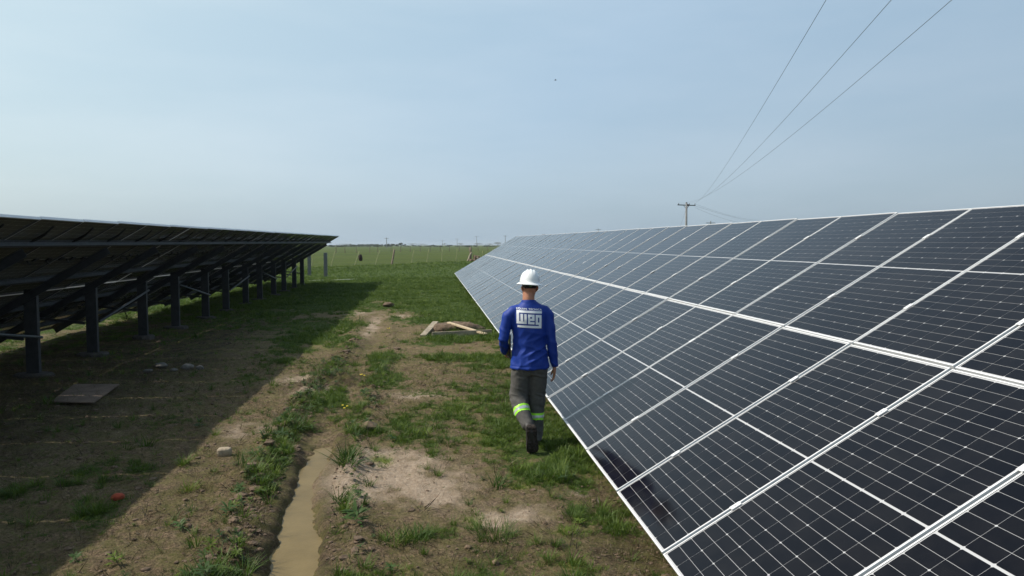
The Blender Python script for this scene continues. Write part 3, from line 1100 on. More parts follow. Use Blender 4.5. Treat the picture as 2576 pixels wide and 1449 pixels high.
# shirt
sh = MB()
sh.tube([(0, -.005, .795), (0, -.005, .83), (-.003, 0, .90), (-.005, 0, 1.0), (-.004, 0, 1.10), (-.004, .0, 1.20), (-.004, -.002, 1.30), (-.006, -.002, 1.37),
         (-.008, -.002, 1.415), (-.010, -.002, 1.45), (-.012, -.002, 1.478)],
        [(.203, .148), (.200, .145), (.189, .131), (.172, .114), (.170, .112), (.180, .116), (.190, .120), (.186, .112), (.155, .098), (.105, .084), (.073, .076)], 32)
sh.tube([(-.12, 0, 1.375)] + LA[:-1] + [(-.236, .15, .938)], [.070, .066, .064, .056, .050, .048, .044, .034], 18)
sh.tube([(.11, 0, 1.375)] + RA[:-1] + [(.261, .018, .795)], [.068, .065, .062, .055, .050, .048, .041, .034], 18)
sm = melt(sh, 'shirt', 0.0075, 5)


def folds(c):
    x, y, z = c[:, 0], c[:, 1], c[:, 2]
    arm = smooth(.205, .235, np.abs(x + .01))
    w1 = fbm(x * 7 + z * 5, y * 5, z * 2.4 + x * 5, seed=51, octv=3)
    w2 = 1 - np.abs(vnoise(x * 11 + z * 9, y * 8, z * 10 - x * 10, seed=60)) * 2
    low = smooth(1.22, .95, z)
    d = (0.007 * w1 + 0.0055 * w2) * (0.35 + 0.9 * low) * (1 - arm * .3)
    w3 = 1 - 2 * np.abs(vnoise(x * 5, y * 5 + 3, z * 17 + x * 10, seed=63))
    d = d * (1 - .6 * arm) + arm * 0.0065 * w3
    # slack cloth drawn diagonally across the small of the back
    for (a, b_, amp) in ((1.4, .98, .009), (1.4, .90, .009), (-1.1, 1.00, .007), (0.9, 1.10, .006), (-.6, 1.16, .005)):
        q = (z - b_ - a * (x - .05) * .35)
        d = d + amp * np.exp(-(q / .016) ** 2) * smooth(.17, .05, np.abs(x - .06)) * (y < 0)
    d = d - 0.004 * np.exp(-((z - .825) / .005) ** 2) * (1 - arm)      # hem stitch
    d = d * smooth(1.50, 1.44, z)
    cuff = np.exp(-((z - .812) / .02) ** 2) * (x > .21)
    return d + .002 * cuff


displace(sm, folds)
shirt = wear('shirt', sm, M['shirt'])
col_ = MB().tube([(-.012, -.002, 1.462), (-.012, -.002, 1.478), (-.012, -.001, 1.490)], [(.079, .081), (.074, .077), (.070, .073)], 28, cap=False)
wear('collar', col_.mesh('collar'), M['shirt'])

# screen print on the back of the shirt
bvh = BVHTree.FromPolygons([v.co.copy() for v in sm.vertices], [list(p.vertices) for p in sm.polygons])


def on_back(x, z, off=.0022):
    h = bvh.ray_cast(Vector((x, -1, z)), Vector((0, 1, 0)))
    return Vector((x, h[0].y - off, z)) if h[0] is not None else Vector((x, -.12, z))


K = .0001800


def logo_xy(u, v):
    return -.1450 + u * K, 1.3965 - (v + .06 * u) * K


RECTS = [(0, 1420, 0, 130), (0, 140, 130, 750), (140, 210, 612, 750), (210, 350, 195, 750), (350, 412, 612, 750), (412, 550, 198, 750),
         (620, 738, 205, 748), (738, 990, 205, 342), (738, 990, 430, 560), (738, 990, 622, 748), (842, 990, 342, 430),
         (1050, 1188, 210, 762), (1188, 1400, 210, 355), (1188, 1400, 630, 762), (1268, 1400, 355, 630), (1240, 1400, 762, 960), (50, 1240, 832, 960)]
v, f = [], []
for (u0, u1, v0, v1) in RECTS:
    nu, nv = max(1, int((u1 - u0) / 45)), max(1, int((v1 - v0) / 45))
    b0 = len(v)
    for a in range(nu + 1):
        for c in range(nv + 1):
            v.append(on_back(*logo_xy(u0 + (u1 - u0) * a / nu, v0 + (v1 - v0) * c / nv)))
    for a in range(nu):
        for c in range(nv):
            q = b0 + a * (nv + 1) + c
            f.append((q, q + 1, q + nv + 2, q + nv + 1))
pm = bpy.data.meshes.new('logo_print'); pm.from_pydata([tuple(p) for p in v], [], f)
wear('logo_print', pm, M['print'], shirt)
tcv = bpy.data.curves.new('lettering', 'FONT')
tcv.body = 'EQUIPE T\u00c9CNICA'
tcv.size = 1.0
tcv.offset = 0.022
tcv.space_character = 1.12
to = bpy.data.objects.new('lettering_raw', tcv)
COL.objects.link(to)
dg = bpy.context.evaluated_depsgraph_get()
tm = bpy.data.meshes.new_from_object(to.evaluated_get(dg))
bpy.data.objects.remove(to)
bm = bmesh.new(); bm.from_mesh(tm)
bmesh.ops.triangulate(bm, faces=bm.faces)
bmesh.ops.subdivide_edges(bm, edges=[e for e in bm.edges if e.calc_length() > .25], cuts=2)
bm.to_mesh(tm); bm.free()
c, _ = coords(tm)
x0, x1 = c[:, 0].min(), c[:, 0].max()
y0_, y1_ = c[:, 1].min(), .73
out = []
for p in c:
    u = (p[0] - x0) / (x1 - x0) * 1425
    vv = -38 - p[1] / .73 * 100
    out.append(on_back(*logo_xy(u, vv)))
tm.vertices.foreach_set('co', np.array([list(p) for p in out], np.float32).ravel())
tm.materials.clear()
wear('lettering', tm, M['print'], shirt)

# trousers
tr = MB()
tr.tube([(0, -.005, .74), (0, -.01, .80), (0, -.005, .87), (0, 0, .93)], [(.158, .108), (.160, .108), (.145, .092), (.135, .085)], 24)
tr.tube([(.088, -.015, .84), (.084, .0, .72), (.080, .01, .60), (.078, .025, .48), (.076, .022, .36), (.072, .012, .22), (.066, .0, .10), (.064, -.005, .045)],
        [(.094, .112), (.100, .105), (.095, .097), (.086, .088), (.076, .080), (.068, .076), (.064, .078), (.060, .080)], 20)
tr.tube([(-.088, -.015, .84), (-.092, .0, .72), (-.098, .008, .60), (-.108, .01, .50), (-.108, -.045, .42), (-.085, -.125, .345), (-.055, -.215, .275), (-.040, -.255, .243)],
        [(.094, .112), (.100, .105), (.099, .100), (.094, .092), (.084, .088), (.078, .082), (.068, .074), (.062, .072)], 20)
tmh = melt(tr, 'trousers', 0.0075, 5)


def pfolds(c):
    x, y, z = c[:, 0], c[:, 1], c[:, 2]
    w1 = fbm(x * 8, y * 8, z * 4, seed=71, octv=3)
    w2 = 1 - 2 * np.abs(vnoise(x * 10, y * 10 + 2, z * 26 + x * 8, seed=75))
    kn = np.exp(-((z - .47) / .09) ** 2) + .8 * np.exp(-((z - .14) / .08) ** 2) + .45 * np.exp(-((z - .74) / .05) ** 2)
    seam = -.006 * np.exp(-((x - .005) / .006) ** 2) * (z > .5) * (y < 0)
    return .008 * w1 + .009 * w2 * (.25 + kn) + seam


displace(tmh, pfolds)
pants = wear('trousers', tmh, M['pants'])
# reflective tape bands sewn round both legs below the knee
dirL = Vector((.03, -.10, -.10)).normalized(); cL = Vector((-.092, -.105, .368))
dirR = Vector((0, -.05, -1)).normalized(); cR = Vector((.074, .018, .295))


def near_band(c, dd, cc, a, b_):
    q = (c - cc).dot(dd)
    return a <= q <= b_ and ((c - cc) - dd * q).length < .13


for (dd, cc, side) in ((dirL, cL, -1), (dirR, cR, 1)):
    inn = (lambda c, s=side: (c.x < .002 if s < 0 else c.x > .004))
    bme = cut_mesh(tmh, 'reflective_band', lambda c: inn(c) and near_band(c, dd, cc, -.036, .036), .0025)
    band = wear('reflective_band', bme, M['lime'])
    sme = cut_mesh(tmh, 'silver_stripe', lambda c: inn(c) and near_band(c, dd, cc, -.013, .014), .0045)
    wear('silver_stripe', sme, M['silver'], band)

# boots
bt = MB()
bt.tube([(.062, -.065, .055), (.063, -.02, .06), (.066, .06, .052), (.070, .14, .045), (.073, .20, .038)], [(.030, .038), (.040, .05), (.042, .045), (.047, .036), (.030, .022)], 14)
bt.tube([(.063, -.01, .05), (.064, 0, .13)], [.045, .045], 14)
bo = wear('boot', melt(bt, 'boot', .006, 3), M['boot'])
so = MB()
for k, (y, w) in enumerate(((-.085, .032), (-.05, .040), (.0, .038), (.06, .042), (.13, .050), (.19, .040), (.215, .022))):
    so.v += [(.064 + y * .04 - w, y, .0), (.064 + y * .04 + w, y, .0), (.064 + y * .04 + w, y, .026), (.064 + y * .04 - w, y, .026)]
    if k:
        q = (k - 1) * 4
        for a in range(4): so.f.append([q + a, q + (a + 1) % 4, q + 4 + (a + 1) % 4, q + 4 + a])
so.f.append([0, 1, 2, 3]); so.f.append([24, 25, 26, 27])
wear('sole', so.mesh('sole'), M['sole'], bo)
# trailing boot: toe on the ground, sole turned back towards the viewer
bt2 = MB()
bt2.tube([(-.038, -.285, .262), (-.036, -.300, .215), (-.032, -.295, .15), (-.026, -.285, .08), (-.022, -.262, .035)], [(.034, .030), (.041, .048), (.043, .044), (.048, .036), (.038, .026)], 14)
bt2.tube([(-.036, -.275, .235), (-.045, -.235, .265)], [.045, .045], 14)
bo2 = wear('boot', melt(bt2, 'boot', .006, 3), M['boot'])
so2 = MB()
prof = ((.278, -.318, .026), (.262, -.331, .040), (.222, -.339, .043), (.17, -.335, .038), (.11, -.332, .046), (.055, -.322, .050), (.022, -.300, .043), (.006, -.276, .026))
for k, (z, y, w) in enumerate(prof):
    cx = -.036 + (.278 - z) * .055
    so2.v += [(cx - w, y, z), (cx + w, y, z), (cx + w, y + .024, z + .002), (cx - w, y + .024, z + .002)]
    if k:
        q = (k - 1) * 4
        for a in range(4): so2.f.append([q + a, q + (a + 1) % 4, q + 4 + (a + 1) % 4, q + 4 + a])
so2.f.append([0, 1, 2, 3]); so2.f.append([28, 29, 30, 31])
sole2 = wear('sole', so2.mesh('sole'), M['sole'], bo2)
sole2.data.shade_flat()
for k in range(9):
    z = .035 + k * .027
    yy = float(np.interp(z, [p[0] for p in prof][::-1], [p[1] for p in prof][::-1]))
    ww = float(np.interp(z, [p[0] for p in prof][::-1], [p[2] for p in prof][::-1])) * .8
    cx = -.036 + (.278 - z) * .055
    if abs(z - .165) < .02: continue
    for s in (-1, 1):
        so2 = MB().box(cx + (s * ww * .55) - ww * .38, cx + (s * ww * .55) + ww * .38, yy - .0055, yy + .004, z - .007, z + .007)
        wear('tread_lug', so2.mesh('tread_lug'), M['sole'], bo2).data.shade_flat()

# the lifted boot is seen large: heel up, a little further back
TB = Matrix.Translation((-.036, -.33, .262)) @ Matrix.Diagonal((1.22, 1.12, 1.05, 1)) @ Matrix.Translation((.036, .28, -.25))
bo2.data.transform(TB)
for o_2 in list(man.children_recursive):
    if o_2.name.split('.')[0] in ('sole', 'tread_lug') and o_2.parent == bo2:
        o_2.data.transform(TB)
# helmet
hv, hf = [], []
NA, NR = 56, 16
HC = Vector((.003, .022, 1.668))
for i in range(NR + 1):
    ph = i / NR * math.pi / 2
    for k in range(NA):
        a = 2 * math.pi * k / NA
        rr = math.sin(ph) ** .92
        x = .101 * rr * math.cos(a)
        y = .128 * rr * math.sin(a)
        z = .128 * math.cos(ph) ** .80
        rid = 0
        for rx in (-.034, 0, .034):                       # three ribs run from front to back over the crown
            rid = max(rid, math.exp(-((x - rx) / .0095) ** 2))
        z += .010 * rid * smooth(.28, .75, np.array(z / .128)) * (1 - .9 * abs(y) / .128)
        if i == 0: z += 0
        hv.append(HC + Vector((x, y, float(z))))
for i in range(NR):
    for k in range(NA):
        hf.append((i * NA + k, i * NA + (k + 1) % NA, (i + 1) * NA + (k + 1) % NA, (i + 1) * NA + k))
# full brim: three rings outward with a rolled lip
b0 = NR * NA
for (s_, dz, o2) in ((1.04, -.004, 0), (1.18, -.013, 0), (1.30, -.022, 0), (1.33, -.0255, 0), (1.315, -.029, 0), (1.17, -.020, 0), (.98, -.010, 0)):
    b1 = len(hv)
    for k in range(NA):
        a = 2 * math.pi * k / NA
        hv.append(HC + Vector((.101 * s_ * math.cos(a), .128 * (1 + (s_ - 1) * .9) * math.sin(a), dz)))
    for k in range(NA):
        hf.append((b0 + k, b0 + (k + 1) % NA, b1 + (k + 1) % NA, b1 + k))
    b0 = b1
hme = bpy.data.meshes.new('helmet'); hme.from_pydata([tuple(p) for p in hv], [], hf)
hel = wear('helmet', hme, M['helmet'])
rotm = Matrix.Translation(HC) @ Euler((R(-3), R(5.0), 0)).to_matrix().to_4x4() @ Matrix.Translation(-HC)
hme.transform(rotm)
hb = MB()
for k in range(12):
    a0, a1 = R(200 + k * 140 / 12), R(200 + (k + 1) * 140 / 12)
    p = Vector((.082 * math.cos(a0), .02 + .092 * math.sin(a0), 1.648)); q = Vector((.082 * math.cos(a1), .02 + .092 * math.sin(a1), 1.648))
    hb.bar(p, q, .005, .030)
wear('harness', hb.mesh('harness'), M['harness'], hel).data.shade_flat()
kb = MB().tube([(0, -.074, 1.642), (0, -.088, 1.642)], [.017, .016], 14)
wear('knob', kb.mesh('knob'), M['greenknob'], hel)
for s in (-1, 1):
    sl = MB().box(s * .098 - .005, s * .098 + .005, -.02, .012, 1.665, 1.685)
    wear('accessory_slot', sl.mesh('accessory_slot'), M['helmet'], hel).data.shade_flat()

# tablet held under the left arm: a thing of its own
tb = empty('tablet', P0 + Vector((-.196, .12, 1.008)))
tag(tb, 'thin dark tablet seen edge-on, held under the left arm of the walking man', 'tablet')
MB().box(-.006, .006, -.10, .16, -.122, .122).build('casing', M['black'], tb)
MB().box(-.0085, -.0062, -.09, .15, -.112, .112).build('screen', simple('dark_glass', (.01, .012, .016), rough=.08), tb)
MB().box(.0062, .0095, -.10, .16, -.122, -.10).build('grip_edge', M['harness'], tb)

# ------------------------------------------------------------------ wire fence at the edge of the site
def stick(base, top, r0, r1, n=7, wob=0.01, seed=0):
    rr = random.Random(seed)
    m = MB()
    base, top = Vector(base), Vector(top)
    pts, rad = [], []
    for i in range(6):
        t = i / 5
        pts.append(base.lerp(top, t) + Vector((rr.uniform(-wob, wob), rr.uniform(-wob, wob), 0)))
        rad.append(r0 + (r1 - r0) * t)
    return m.tube(pts, rad, n)


FPOST = [  # pixel of the foot, pixel of the top, kind
    (783, 690, 788, 634, 'stake'),
    (829, 677.5, 843, 632, 'stake'), (888, 674, 903.5, 632, 'stake'), (940, 671, 955.5, 630, 'stake'),
    (984, 669, 992, 627, 'post'), (1033, 667.5, 1041, 629, 'stake'), (1072, 665.5, 1079, 627, 'stake'),
    (1109.5, 663, 1114, 626, 'stake'), (1146, 662, 1150, 625, 'stake'), (1183.5, 660.5, 1184, 622, 'strainer'),
    (1214, 655, 1214, 630, 'stake')]
fr = empty('wire_fence', (FENCE_A.x, FENCE_A.y, hz(FENCE_A.x, FENCE_A.y)))
tag(fr, 'wire fence with leaning wooden stakes between the site and the green pasture', 'fence')
tops = []
fdir = Vector((FENCE_B.x - FENCE_A.x, FENCE_B.y - FENCE_A.y, 0)).normalized()
for i, (bx, by, tx, ty, kind) in enumerate(FPOST):
    g = G(bx, by)
    # keep every foot on the fence line
    t = (Vector((g.x, g.y, 0)) - Vector((FENCE_A.x, FENCE_A.y, 0))).dot(fdir)
    g = Vector((FENCE_A.x, FENCE_A.y, 0)) + fdir * t
    rd = ray(bx, by)
    # where the line of sight crosses the fence plane
    nrm = Vector((fdir.y, -fdir.x, 0))
    tt = (Vector((FENCE_A.x, FENCE_A.y, 0)) - CAM).dot(nrm) / rd.dot(nrm)
    g = CAM + rd * tt
    g.z = hz(g.x, g.y)
    rt = ray(tx, ty)
    tt = (Vector((FENCE_A.x, FENCE_A.y, 0)) - CAM).dot(nrm) / rt.dot(nrm)
    top = CAM + rt * tt
    r = {'stake': .032, 'post': .085, 'strainer': .12}[kind]
    o = stick(g - Vector((0, 0, .25)) - fr.location, top - fr.location, r * 1.05, r * .85, 8, .012, i).build(
        {'stake': 'stake', 'post': 'post', 'strainer': 'strainer_post'}[kind], M['stake' if kind == 'stake' else 'oldwood'], fr, smooth=True)
    tops.append((g - fr.location, top - fr.location))
ext = []
for s_, n_ in ((-1, 22), (1, 14)):
    g0, t0 = tops[0] if s_ < 0 else tops[-1]
    for k in range(1, n_ + 1):
        g = g0 + fdir * (s_ * 3.3 * k)
        w = g + fr.location
        g = Vector((g.x, g.y, hz(w.x, w.y) - fr.location.z))
        top = g + Vector((random.uniform(-.05, .2), 0, 1.35))
        stick(g - Vector((0, 0, .2)), top, .034, .028, 6, .012, 50 + k).build('stake', M['stake'], fr, smooth=True)
        ext.append((g, top, s_))
order = [e[:2] for e in ext if e[2] < 0][::-1] + tops + [e[:2] for e in ext if e[2] > 0]
for lv in (.2, .4, .6, .78, .94):
    mb = MB()
    pts = [g.lerp(t, lv) for g, t in order]
    mb.tube(pts, .0045, 5)
    mb.build('fence_wire', M['wire'], fr)

# dark oval thing hanging on the fence
g = AT(907, 648, 58.8)
mb = MB()
pts = [(0, 0, -.27), (.01, 0, -.22), (.0, 0, -.08), (-.02, 0, .1), (.0, 0, .22), (.02, 0, .27)]
mb.tube(pts, [(.05, .05), (.13, .08), (.175, .11), (.16, .10), (.10, .07), (.03, .03)], 14)
me = melt(mb, 'bundle', .02, 2)
displace(me, lambda c: .02 * fbm(c[:, 0] * 12, c[:, 1] * 12, c[:, 2] * 12, seed=5))
o = link('hanging_bundle', me, simple('dark_brown_bundle', (.035, .02, .018), rough=.9), None, g, smooth=True)
tag(o, 'small dark oval bundle hanging on the fence wires left of the thick leaning post', 'bundle')

# grey post standing alone at the end of the left array
g = G(819.5, 698)
g.z = hz(g.x, g.y)
mb = MB().box(-.095, .095, -.095, .095, -.3, 1.42)
me = mb.mesh('grey_post')
bm = bmesh.new(); bm.from_mesh(me); bmesh.ops.bevel(bm, geom=bm.edges, offset=.012, segments=2, affect='EDGES'); bm.to_mesh(me); bm.free()
o = link('grey_post', me, M['greypost'], None, g)
tag(o, 'square grey post standing alone in the grass past the end of the left array', 'post')
g2 = AT(778, 660, math.hypot(g.x, g.y) + 3)
g2.z = hz(g2.x, g2.y)
o = o.copy(); o.data = me.copy(); o.location = g2; COL.objects.link(o)
tag(o, 'square grey post half hidden behind the last leg of the left array', 'post')

# strainer post debris: propped log, root mound and a leaning rail
gm_ = AT(1186, 661, math.hypot(*(tops[9][0] + fr.location).xy) - .7)
gm_.z = hz(gm_.x, gm_.y)
mb = MB()
mb.tube([(-.15, 0, -.2), (.1, 0, .15), (.35, 0, .36), (.6, 0, .3), (.95, 0, .12), (1.3, 0, -.1)], [(.3, .3), (.42, .4), (.5, .42), (.45, .4), (.36, .35), (.1, .1)], 12)
me = melt(mb, 'root_mound', .05, 1)
displace(me, lambda c: .11 * fbm(c[:, 0] * 4, c[:, 1] * 4, c[:, 2] * 4, seed=15, octv=4))
o = link('root_mound', me, M['soilclod'], None, gm_)
tag(o, 'dark mound of earth and roots at the foot of the thick strainer post', 'mound')
o = stick(gm_ + Vector((-.45, -.1, 0)), gm_ + Vector((.02, .25, 1.05)), .13, .10, 7, .03, 3).build('leaning_log', M['wood'])
tag(o, 'thick grey log leaning against the strainer post beside the root mound', 'log')
o = stick(gm_ + Vector((1.25, -.1, .1)), gm_ + Vector((.62, .2, 1.25)), .045, .035, 7, .02, 4).build('leaning_rail', M['stake'])
tag(o, 'slim wooden rail leaning to the left between strainer post and right array', 'rail')
o = stick(gm_ + Vector((.35, -.25, .55)), gm_ + Vector((1.25, -.3, .28)), .09, .10, 7, .03, 8).build('fallen_log', M['wood'])
tag(o, 'short pale log lying on top of the dark root mound', 'log')

# ------------------------------------------------------------------ boards, sheet, stones
def board(name, label, cat, pts, w, h, mt, group=None):
    a, b_ = [Vector(p) for p in pts]
    mid = (a + b_) / 2
    m = MB().bar(a - mid, b_ - mid, w, h)
    me = m.mesh(name)
    bm = bmesh.new(); bm.from_mesh(me)
    bmesh.ops.bevel(bm, geom=bm.edges, offset=.004, segments=1, affect='EDGES')
    bm.to_mesh(me); bm.free()
    o = link(name, me, mt, None, mid)
    return tag(o, label, cat, group)


def gp(px, py, dz=0.0):
    g = G(px, py)
    g.z = hz(g.x, g.y) + dz
    return g


board('plank', 'pale narrow plank at the back of the pair lying on the dug earth', 'plank', [gp(1128, 834, .16), gp(1222, 846.5, .06)], .10, .035, M['palewood'], 'planks on the dug earth')
board('plank', 'long grey plank on edge at the front, pointing at the right array', 'plank', [gp(1087, 847.5, .05), gp(1237, 843, .07)], .035, .13, M['wood'], 'planks on the dug earth')
board('plank', 'short broad plank slanting down to the left of the dug earth', 'plank', [gp(1064, 845, .02), gp(1096, 830, .13)], .14, .045, M['wood'], 'planks on the dug earth')
# plywood sheet
c4 = [gp(128, 1020), gp(236, 1018), gp(301, 977), gp(187, 976)]
ctr = sum(c4, Vector()) / 4
zt = max(p.z for p in c4) + .03
mb = MB()
for p in c4: mb.v.append(Vector((p.x, p.y, p.z + .03)) - ctr)
for p in c4: mb.v.append(Vector((p.x, p.y, p.z + .045)) - ctr)
mb.f = [[0, 1, 2, 3], [4, 5, 6, 7], [0, 1, 5, 4], [1, 2, 6, 5], [2, 3, 7, 6], [3, 0, 4, 7]]
o = mb.build('plywood_sheet', M['ply'], None, ctr)
tag(o, 'brown plywood sheet lying on the shaded ground below the first steel posts', 'board')


def rock(name, px, py, sx, sy, sz, mt, label, seed, cat='stone', group=None, sub=3, rough=.18, boxy=0.0, rz=0):
    bm = bmesh.new()
    bmesh.ops.create_icosphere(bm, subdivisions=sub, radius=1)
    me = bpy.data.meshes.new(name)
    bm.to_mesh(me); bm.free()
    c, n_ = coords(me)
    if boxy:
        c = np.sign(c) * np.abs(c) ** (1 - boxy)
    c = c * (1 + rough * fbm(c[:, 0] * 1.6 + seed, c[:, 1] * 1.6, c[:, 2] * 1.6, seed=seed))[:, None]
    c = c * np.array([sx, sy, sz]) / 2
    me.vertices.foreach_set('co', c.astype(np.float32).ravel()); me.update()
    g = gp(px, py, sz * .30)
    o = link(name, me, mt, None, g, smooth=True)
    o.rotation_euler = (0, 0, rz)
    return tag(o, label, cat, group)


rock('stone', 565, 1143, .135, .10, .095, M['stone'], 'tan brick-shaped stone on the sunlit soil just right of the shadow edge', 3, boxy=.45, rough=.12, rz=.1)
rock('clay_shard', 297, 1258, .10, .09, .055, M['redclay'], 'orange-red clay lump lying in the shade at lower left', 5, 'clay lump', rough=.35)
for i, (px, py, s, lb) in enumerate(((405, 930, .20, 'pale rubble lump at the left end of the shaded stones by the posts'),
                                     (472, 930, .22, 'grey rubble lump in the middle of the shaded stones by the posts'),
                                     (503, 931, .15, 'grey rubble lump at the right end of the shaded stones by the posts'),
                                     (372, 940, .15, 'flat grey rubble lump nearest to the second steel post'),
                                     (437, 936, .12, 'smallest rubble lump among the shaded stones by the posts'))):
    rock('rubble', px, py, s, s * .8, s * .5, M['greystone'], lb, 20 + i, 'rubble', 'rubble in the shade of the left array', rough=.4, rz=i)
mo = MB()
g0 = gp(1128, 836)
mo.tube([g0 + Vector((-.45, .1, -.08)), g0 + Vector((-.2, .12, -.02)), g0 + Vector((.1, .2, .0)), g0 + Vector((.5, .25, .0)), g0 + Vector((.85, .2, -.08))],
        [(.08, .15), (.12, .26), (.14, .34), (.13, .30), (.06, .1)], 12)
mo_me = melt(mo, 'dug_earth', .04, 1)
displace(mo_me, lambda c: .06 * fbm(c[:, 0] * 9, c[:, 1] * 9, c[:, 2] * 9, seed=25, octv=5, gain=.7))
for v_ in mo_me.vertices: v_.co -= g0
tag(link('dug_earth', mo_me, M['soilclod'], None, g0, smooth=True), 'low heap of dug brown earth behind the three planks', 'earth heap')
rock('earth_clod', 978, 773, .38, .3, .17, M['soilclod'], 'dark clod of earth standing beside the far end of the rut', 31, 'earth clod', rough=.5)

# ------------------------------------------------------------------ scattered small stuff: clods, twigs
def rand_ground(n, x0, x1, ya, yb, p=1.0):
    x = rng.uniform(x0, x1, n)
    y = ya + (yb - ya) * rng.uniform(0, 1, n) ** p
    return x, y


def clod_mesh(name, x, y, s, mt, seed, flat=.6):
    bm = bmesh.new(); bmesh.ops.create_icosphere(bm, subdivisions=1, radius=1)
    bv = np.array([list(v.co) for v in bm.verts]); bf = np.array([[v.index for v in f.verts] for f in bm.faces])
    bm.free()
    n = len(x)
    z = height(x, y)
    rr = np.random.default_rng(seed)
    jit = 1 + rr.uniform(-.35, .35, (n, len(bv), 3))
    sc = np.stack([s * rr.uniform(.7, 1.3, n), s * rr.uniform(.7, 1.3, n), s * flat * rr.uniform(.6, 1.2, n)], 1)
    a = rr.uniform(0, 6.28, n)
    P = bv[None] * jit * sc[:, None, :]
    X = P[..., 0] * np.cos(a)[:, None] - P[..., 1] * np.sin(a)[:, None] + x[:, None]
    Y = P[..., 0] * np.sin(a)[:, None] + P[..., 1] * np.cos(a)[:, None] + y[:, None]
    Z = P[..., 2] + z[:, None] + s[:, None] * .1
    V = np.stack([X, Y, Z], -1).reshape(-1, 3)
    F = (bf[None] + (np.arange(n) * len(bv))[:, None, None]).reshape(-1, 3)
    me = bpy.data.meshes.new(name)
    me.from_pydata(V.tolist(), [], F.tolist()); me.update()
    return tag(link(name, me, mt), kind='stuff')


x, y = rand_ground(60000, -7, 2.4, 3.4, 20, 1.5)
g_, s_, m_, d_ = masks(x, y)
td = track_dx(x, y)
bankp = np.exp(-((td + .42) / .2) ** 2) * 2.2 + np.exp(-((td - .42) / .17) ** 2) * 1.2
pr = np.clip(.16 * (1 - g_) + .6 * d_ + .35 * bankp * (y < 15) - .25 * s_, .015, 1)
k = (rng.uniform(0, 1, len(x)) < pr) & (np.abs(td) > .21)
x, y = x[k], y[k]
clod_mesh('soil_clods', x, y, rng.lognormal(-4.85, .55, len(x)) * (1 + .25 * bankp[k]), M['soilclod'], 4)
tag(bpy.data.objects['soil_clods'], 'small crumbs and clods of dark soil strewn along the rut and bare ground', 'soil')

# ------------------------------------------------------------------ grass and weeds
def leafmat(name, c1, c2, tr=.35):
    m, nt, b = mat(name)
    n, l = nt.nodes, nt.links
    oi = N(n, 'ShaderNodeObjectInfo')
    r = N(n, 'ShaderNodeValToRGB')
    r.color_ramp.elements[0].color = (*c1, 1)
    r.color_ramp.elements[1].color = (*c2, 1)
    l.new(oi.outputs['Random'], r.inputs[0])
    l.new(r.outputs[0], b.inputs['Base Color'])
    b.inputs['Roughness'].default_value = .55
    b.inputs['Specular IOR Level'].default_value = .3
    t = N(n, 'ShaderNodeBsdfTranslucent')
    l.new(r.outputs[0], t.inputs['Color'])
    mx = N(n, 'ShaderNodeMixShader'); mx.inputs[0].default_value = tr
    l.new(b.outputs[0], mx.inputs[1]); l.new(t.outputs[0], mx.inputs[2])
    l.new(mx.outputs[0], n['Material Output'].inputs[0])
    return m


GM = [leafmat('grass_deep', (.048, .098, .014), (.110, .165, .026)),
      leafmat('grass_bright', (.085, .145, .018), (.15, .21, .028)),
      leafmat('grass_dry', (.16, .12, .06), (.055, .042, .026), .1),
      leafmat('weed_leaf', (.035, .075, .018), (.075, .13, .03))]


def blade(v, f, x, y, ang, L, w, lean, droop, seg=3):
    dx, dy = math.cos(ang), math.sin(ang)
    px_, py_ = -dy, dx
    b0 = len(v)
    for i in range(seg + 1):
        t = i / seg
        r = lean * L * t + droop * L * t * t
        z = L * t * (1 - .35 * droop * t) * math.sqrt(max(.05, 1 - lean * lean * .6))
        ww = w * (1 - t) ** .7 if i < seg else 0
        cx, cy = x + dx * r, y + dy * r
        if i < seg:
            v.append((cx - px_ * ww, cy - py_ * ww, z)); v.append((cx + px_ * ww, cy + py_ * ww, z))
        else:
            v.append((cx, cy, z))
    for i in range(seg - 1):
        q = b0 + 2 * i
        f.append((q, q + 1, q + 3, q + 2))
    q = b0 + 2 * (seg - 1)
    f.append((q, q + 1, q + 2))


def tuft(nb, L, w, spread, lean, seed):
    rr = random.Random(seed)
    v, f = [], []
    for _ in range(nb):
        a = rr.uniform(0, 6.283)
        d = spread * math.sqrt(rr.random())
        blade(v, f, d * math.cos(a), d * math.sin(a), a + rr.uniform(-.9, .9), L * rr.uniform(.5, 1.1), w * rr.uniform(.7, 1.2), rr.uniform(.05, lean), rr.uniform(.1, .7))
    me = bpy.data.meshes.new('tuft'); me.from_pydata(v, [], f); me.update()
    return me


def rosette(nl, L, w, seed):
    rr = random.Random(seed)
    v, f = [], []
    for i in range(nl):
        a = i * 2.4 + rr.uniform(-.3, .3)
        l_, z0 = L * rr.uniform(.6, 1.1), rr.uniform(0, L * .8)
        up = rr.uniform(.15, .8)
        dx, dy = math.cos(a), math.sin(a)
        b0 = len(v)
        for t, ww in ((0, .15), (.35, 1), (.7, .8), (1, .02)):
            r = l_ * t
            z = z0 + l_ * (up * t - .55 * up * t * t)
            v.append((dx * r - dy * w * ww, dy * r + dx * w * ww, z))
            v.append((dx * r + dy * w * ww, dy * r - dx * w * ww, z))
        for q in range(3):
            f.append((b0 + 2 * q, b0 + 2 * q + 1, b0 + 2 * q + 3, b0 + 2 * q + 2))
    me = bpy.data.meshes.new('rosette'); me.from_pydata(v, [], f); me.update()
    return me


def make_collection(nm, meshes):
    c = bpy.data.collections.new(nm)
    for i, (me, mt) in enumerate(meshes):
        me.materials.append(mt)
        o = bpy.data.objects.new('%s_%02d' % (nm, i), me)
        c.objects.link(o)
    return c


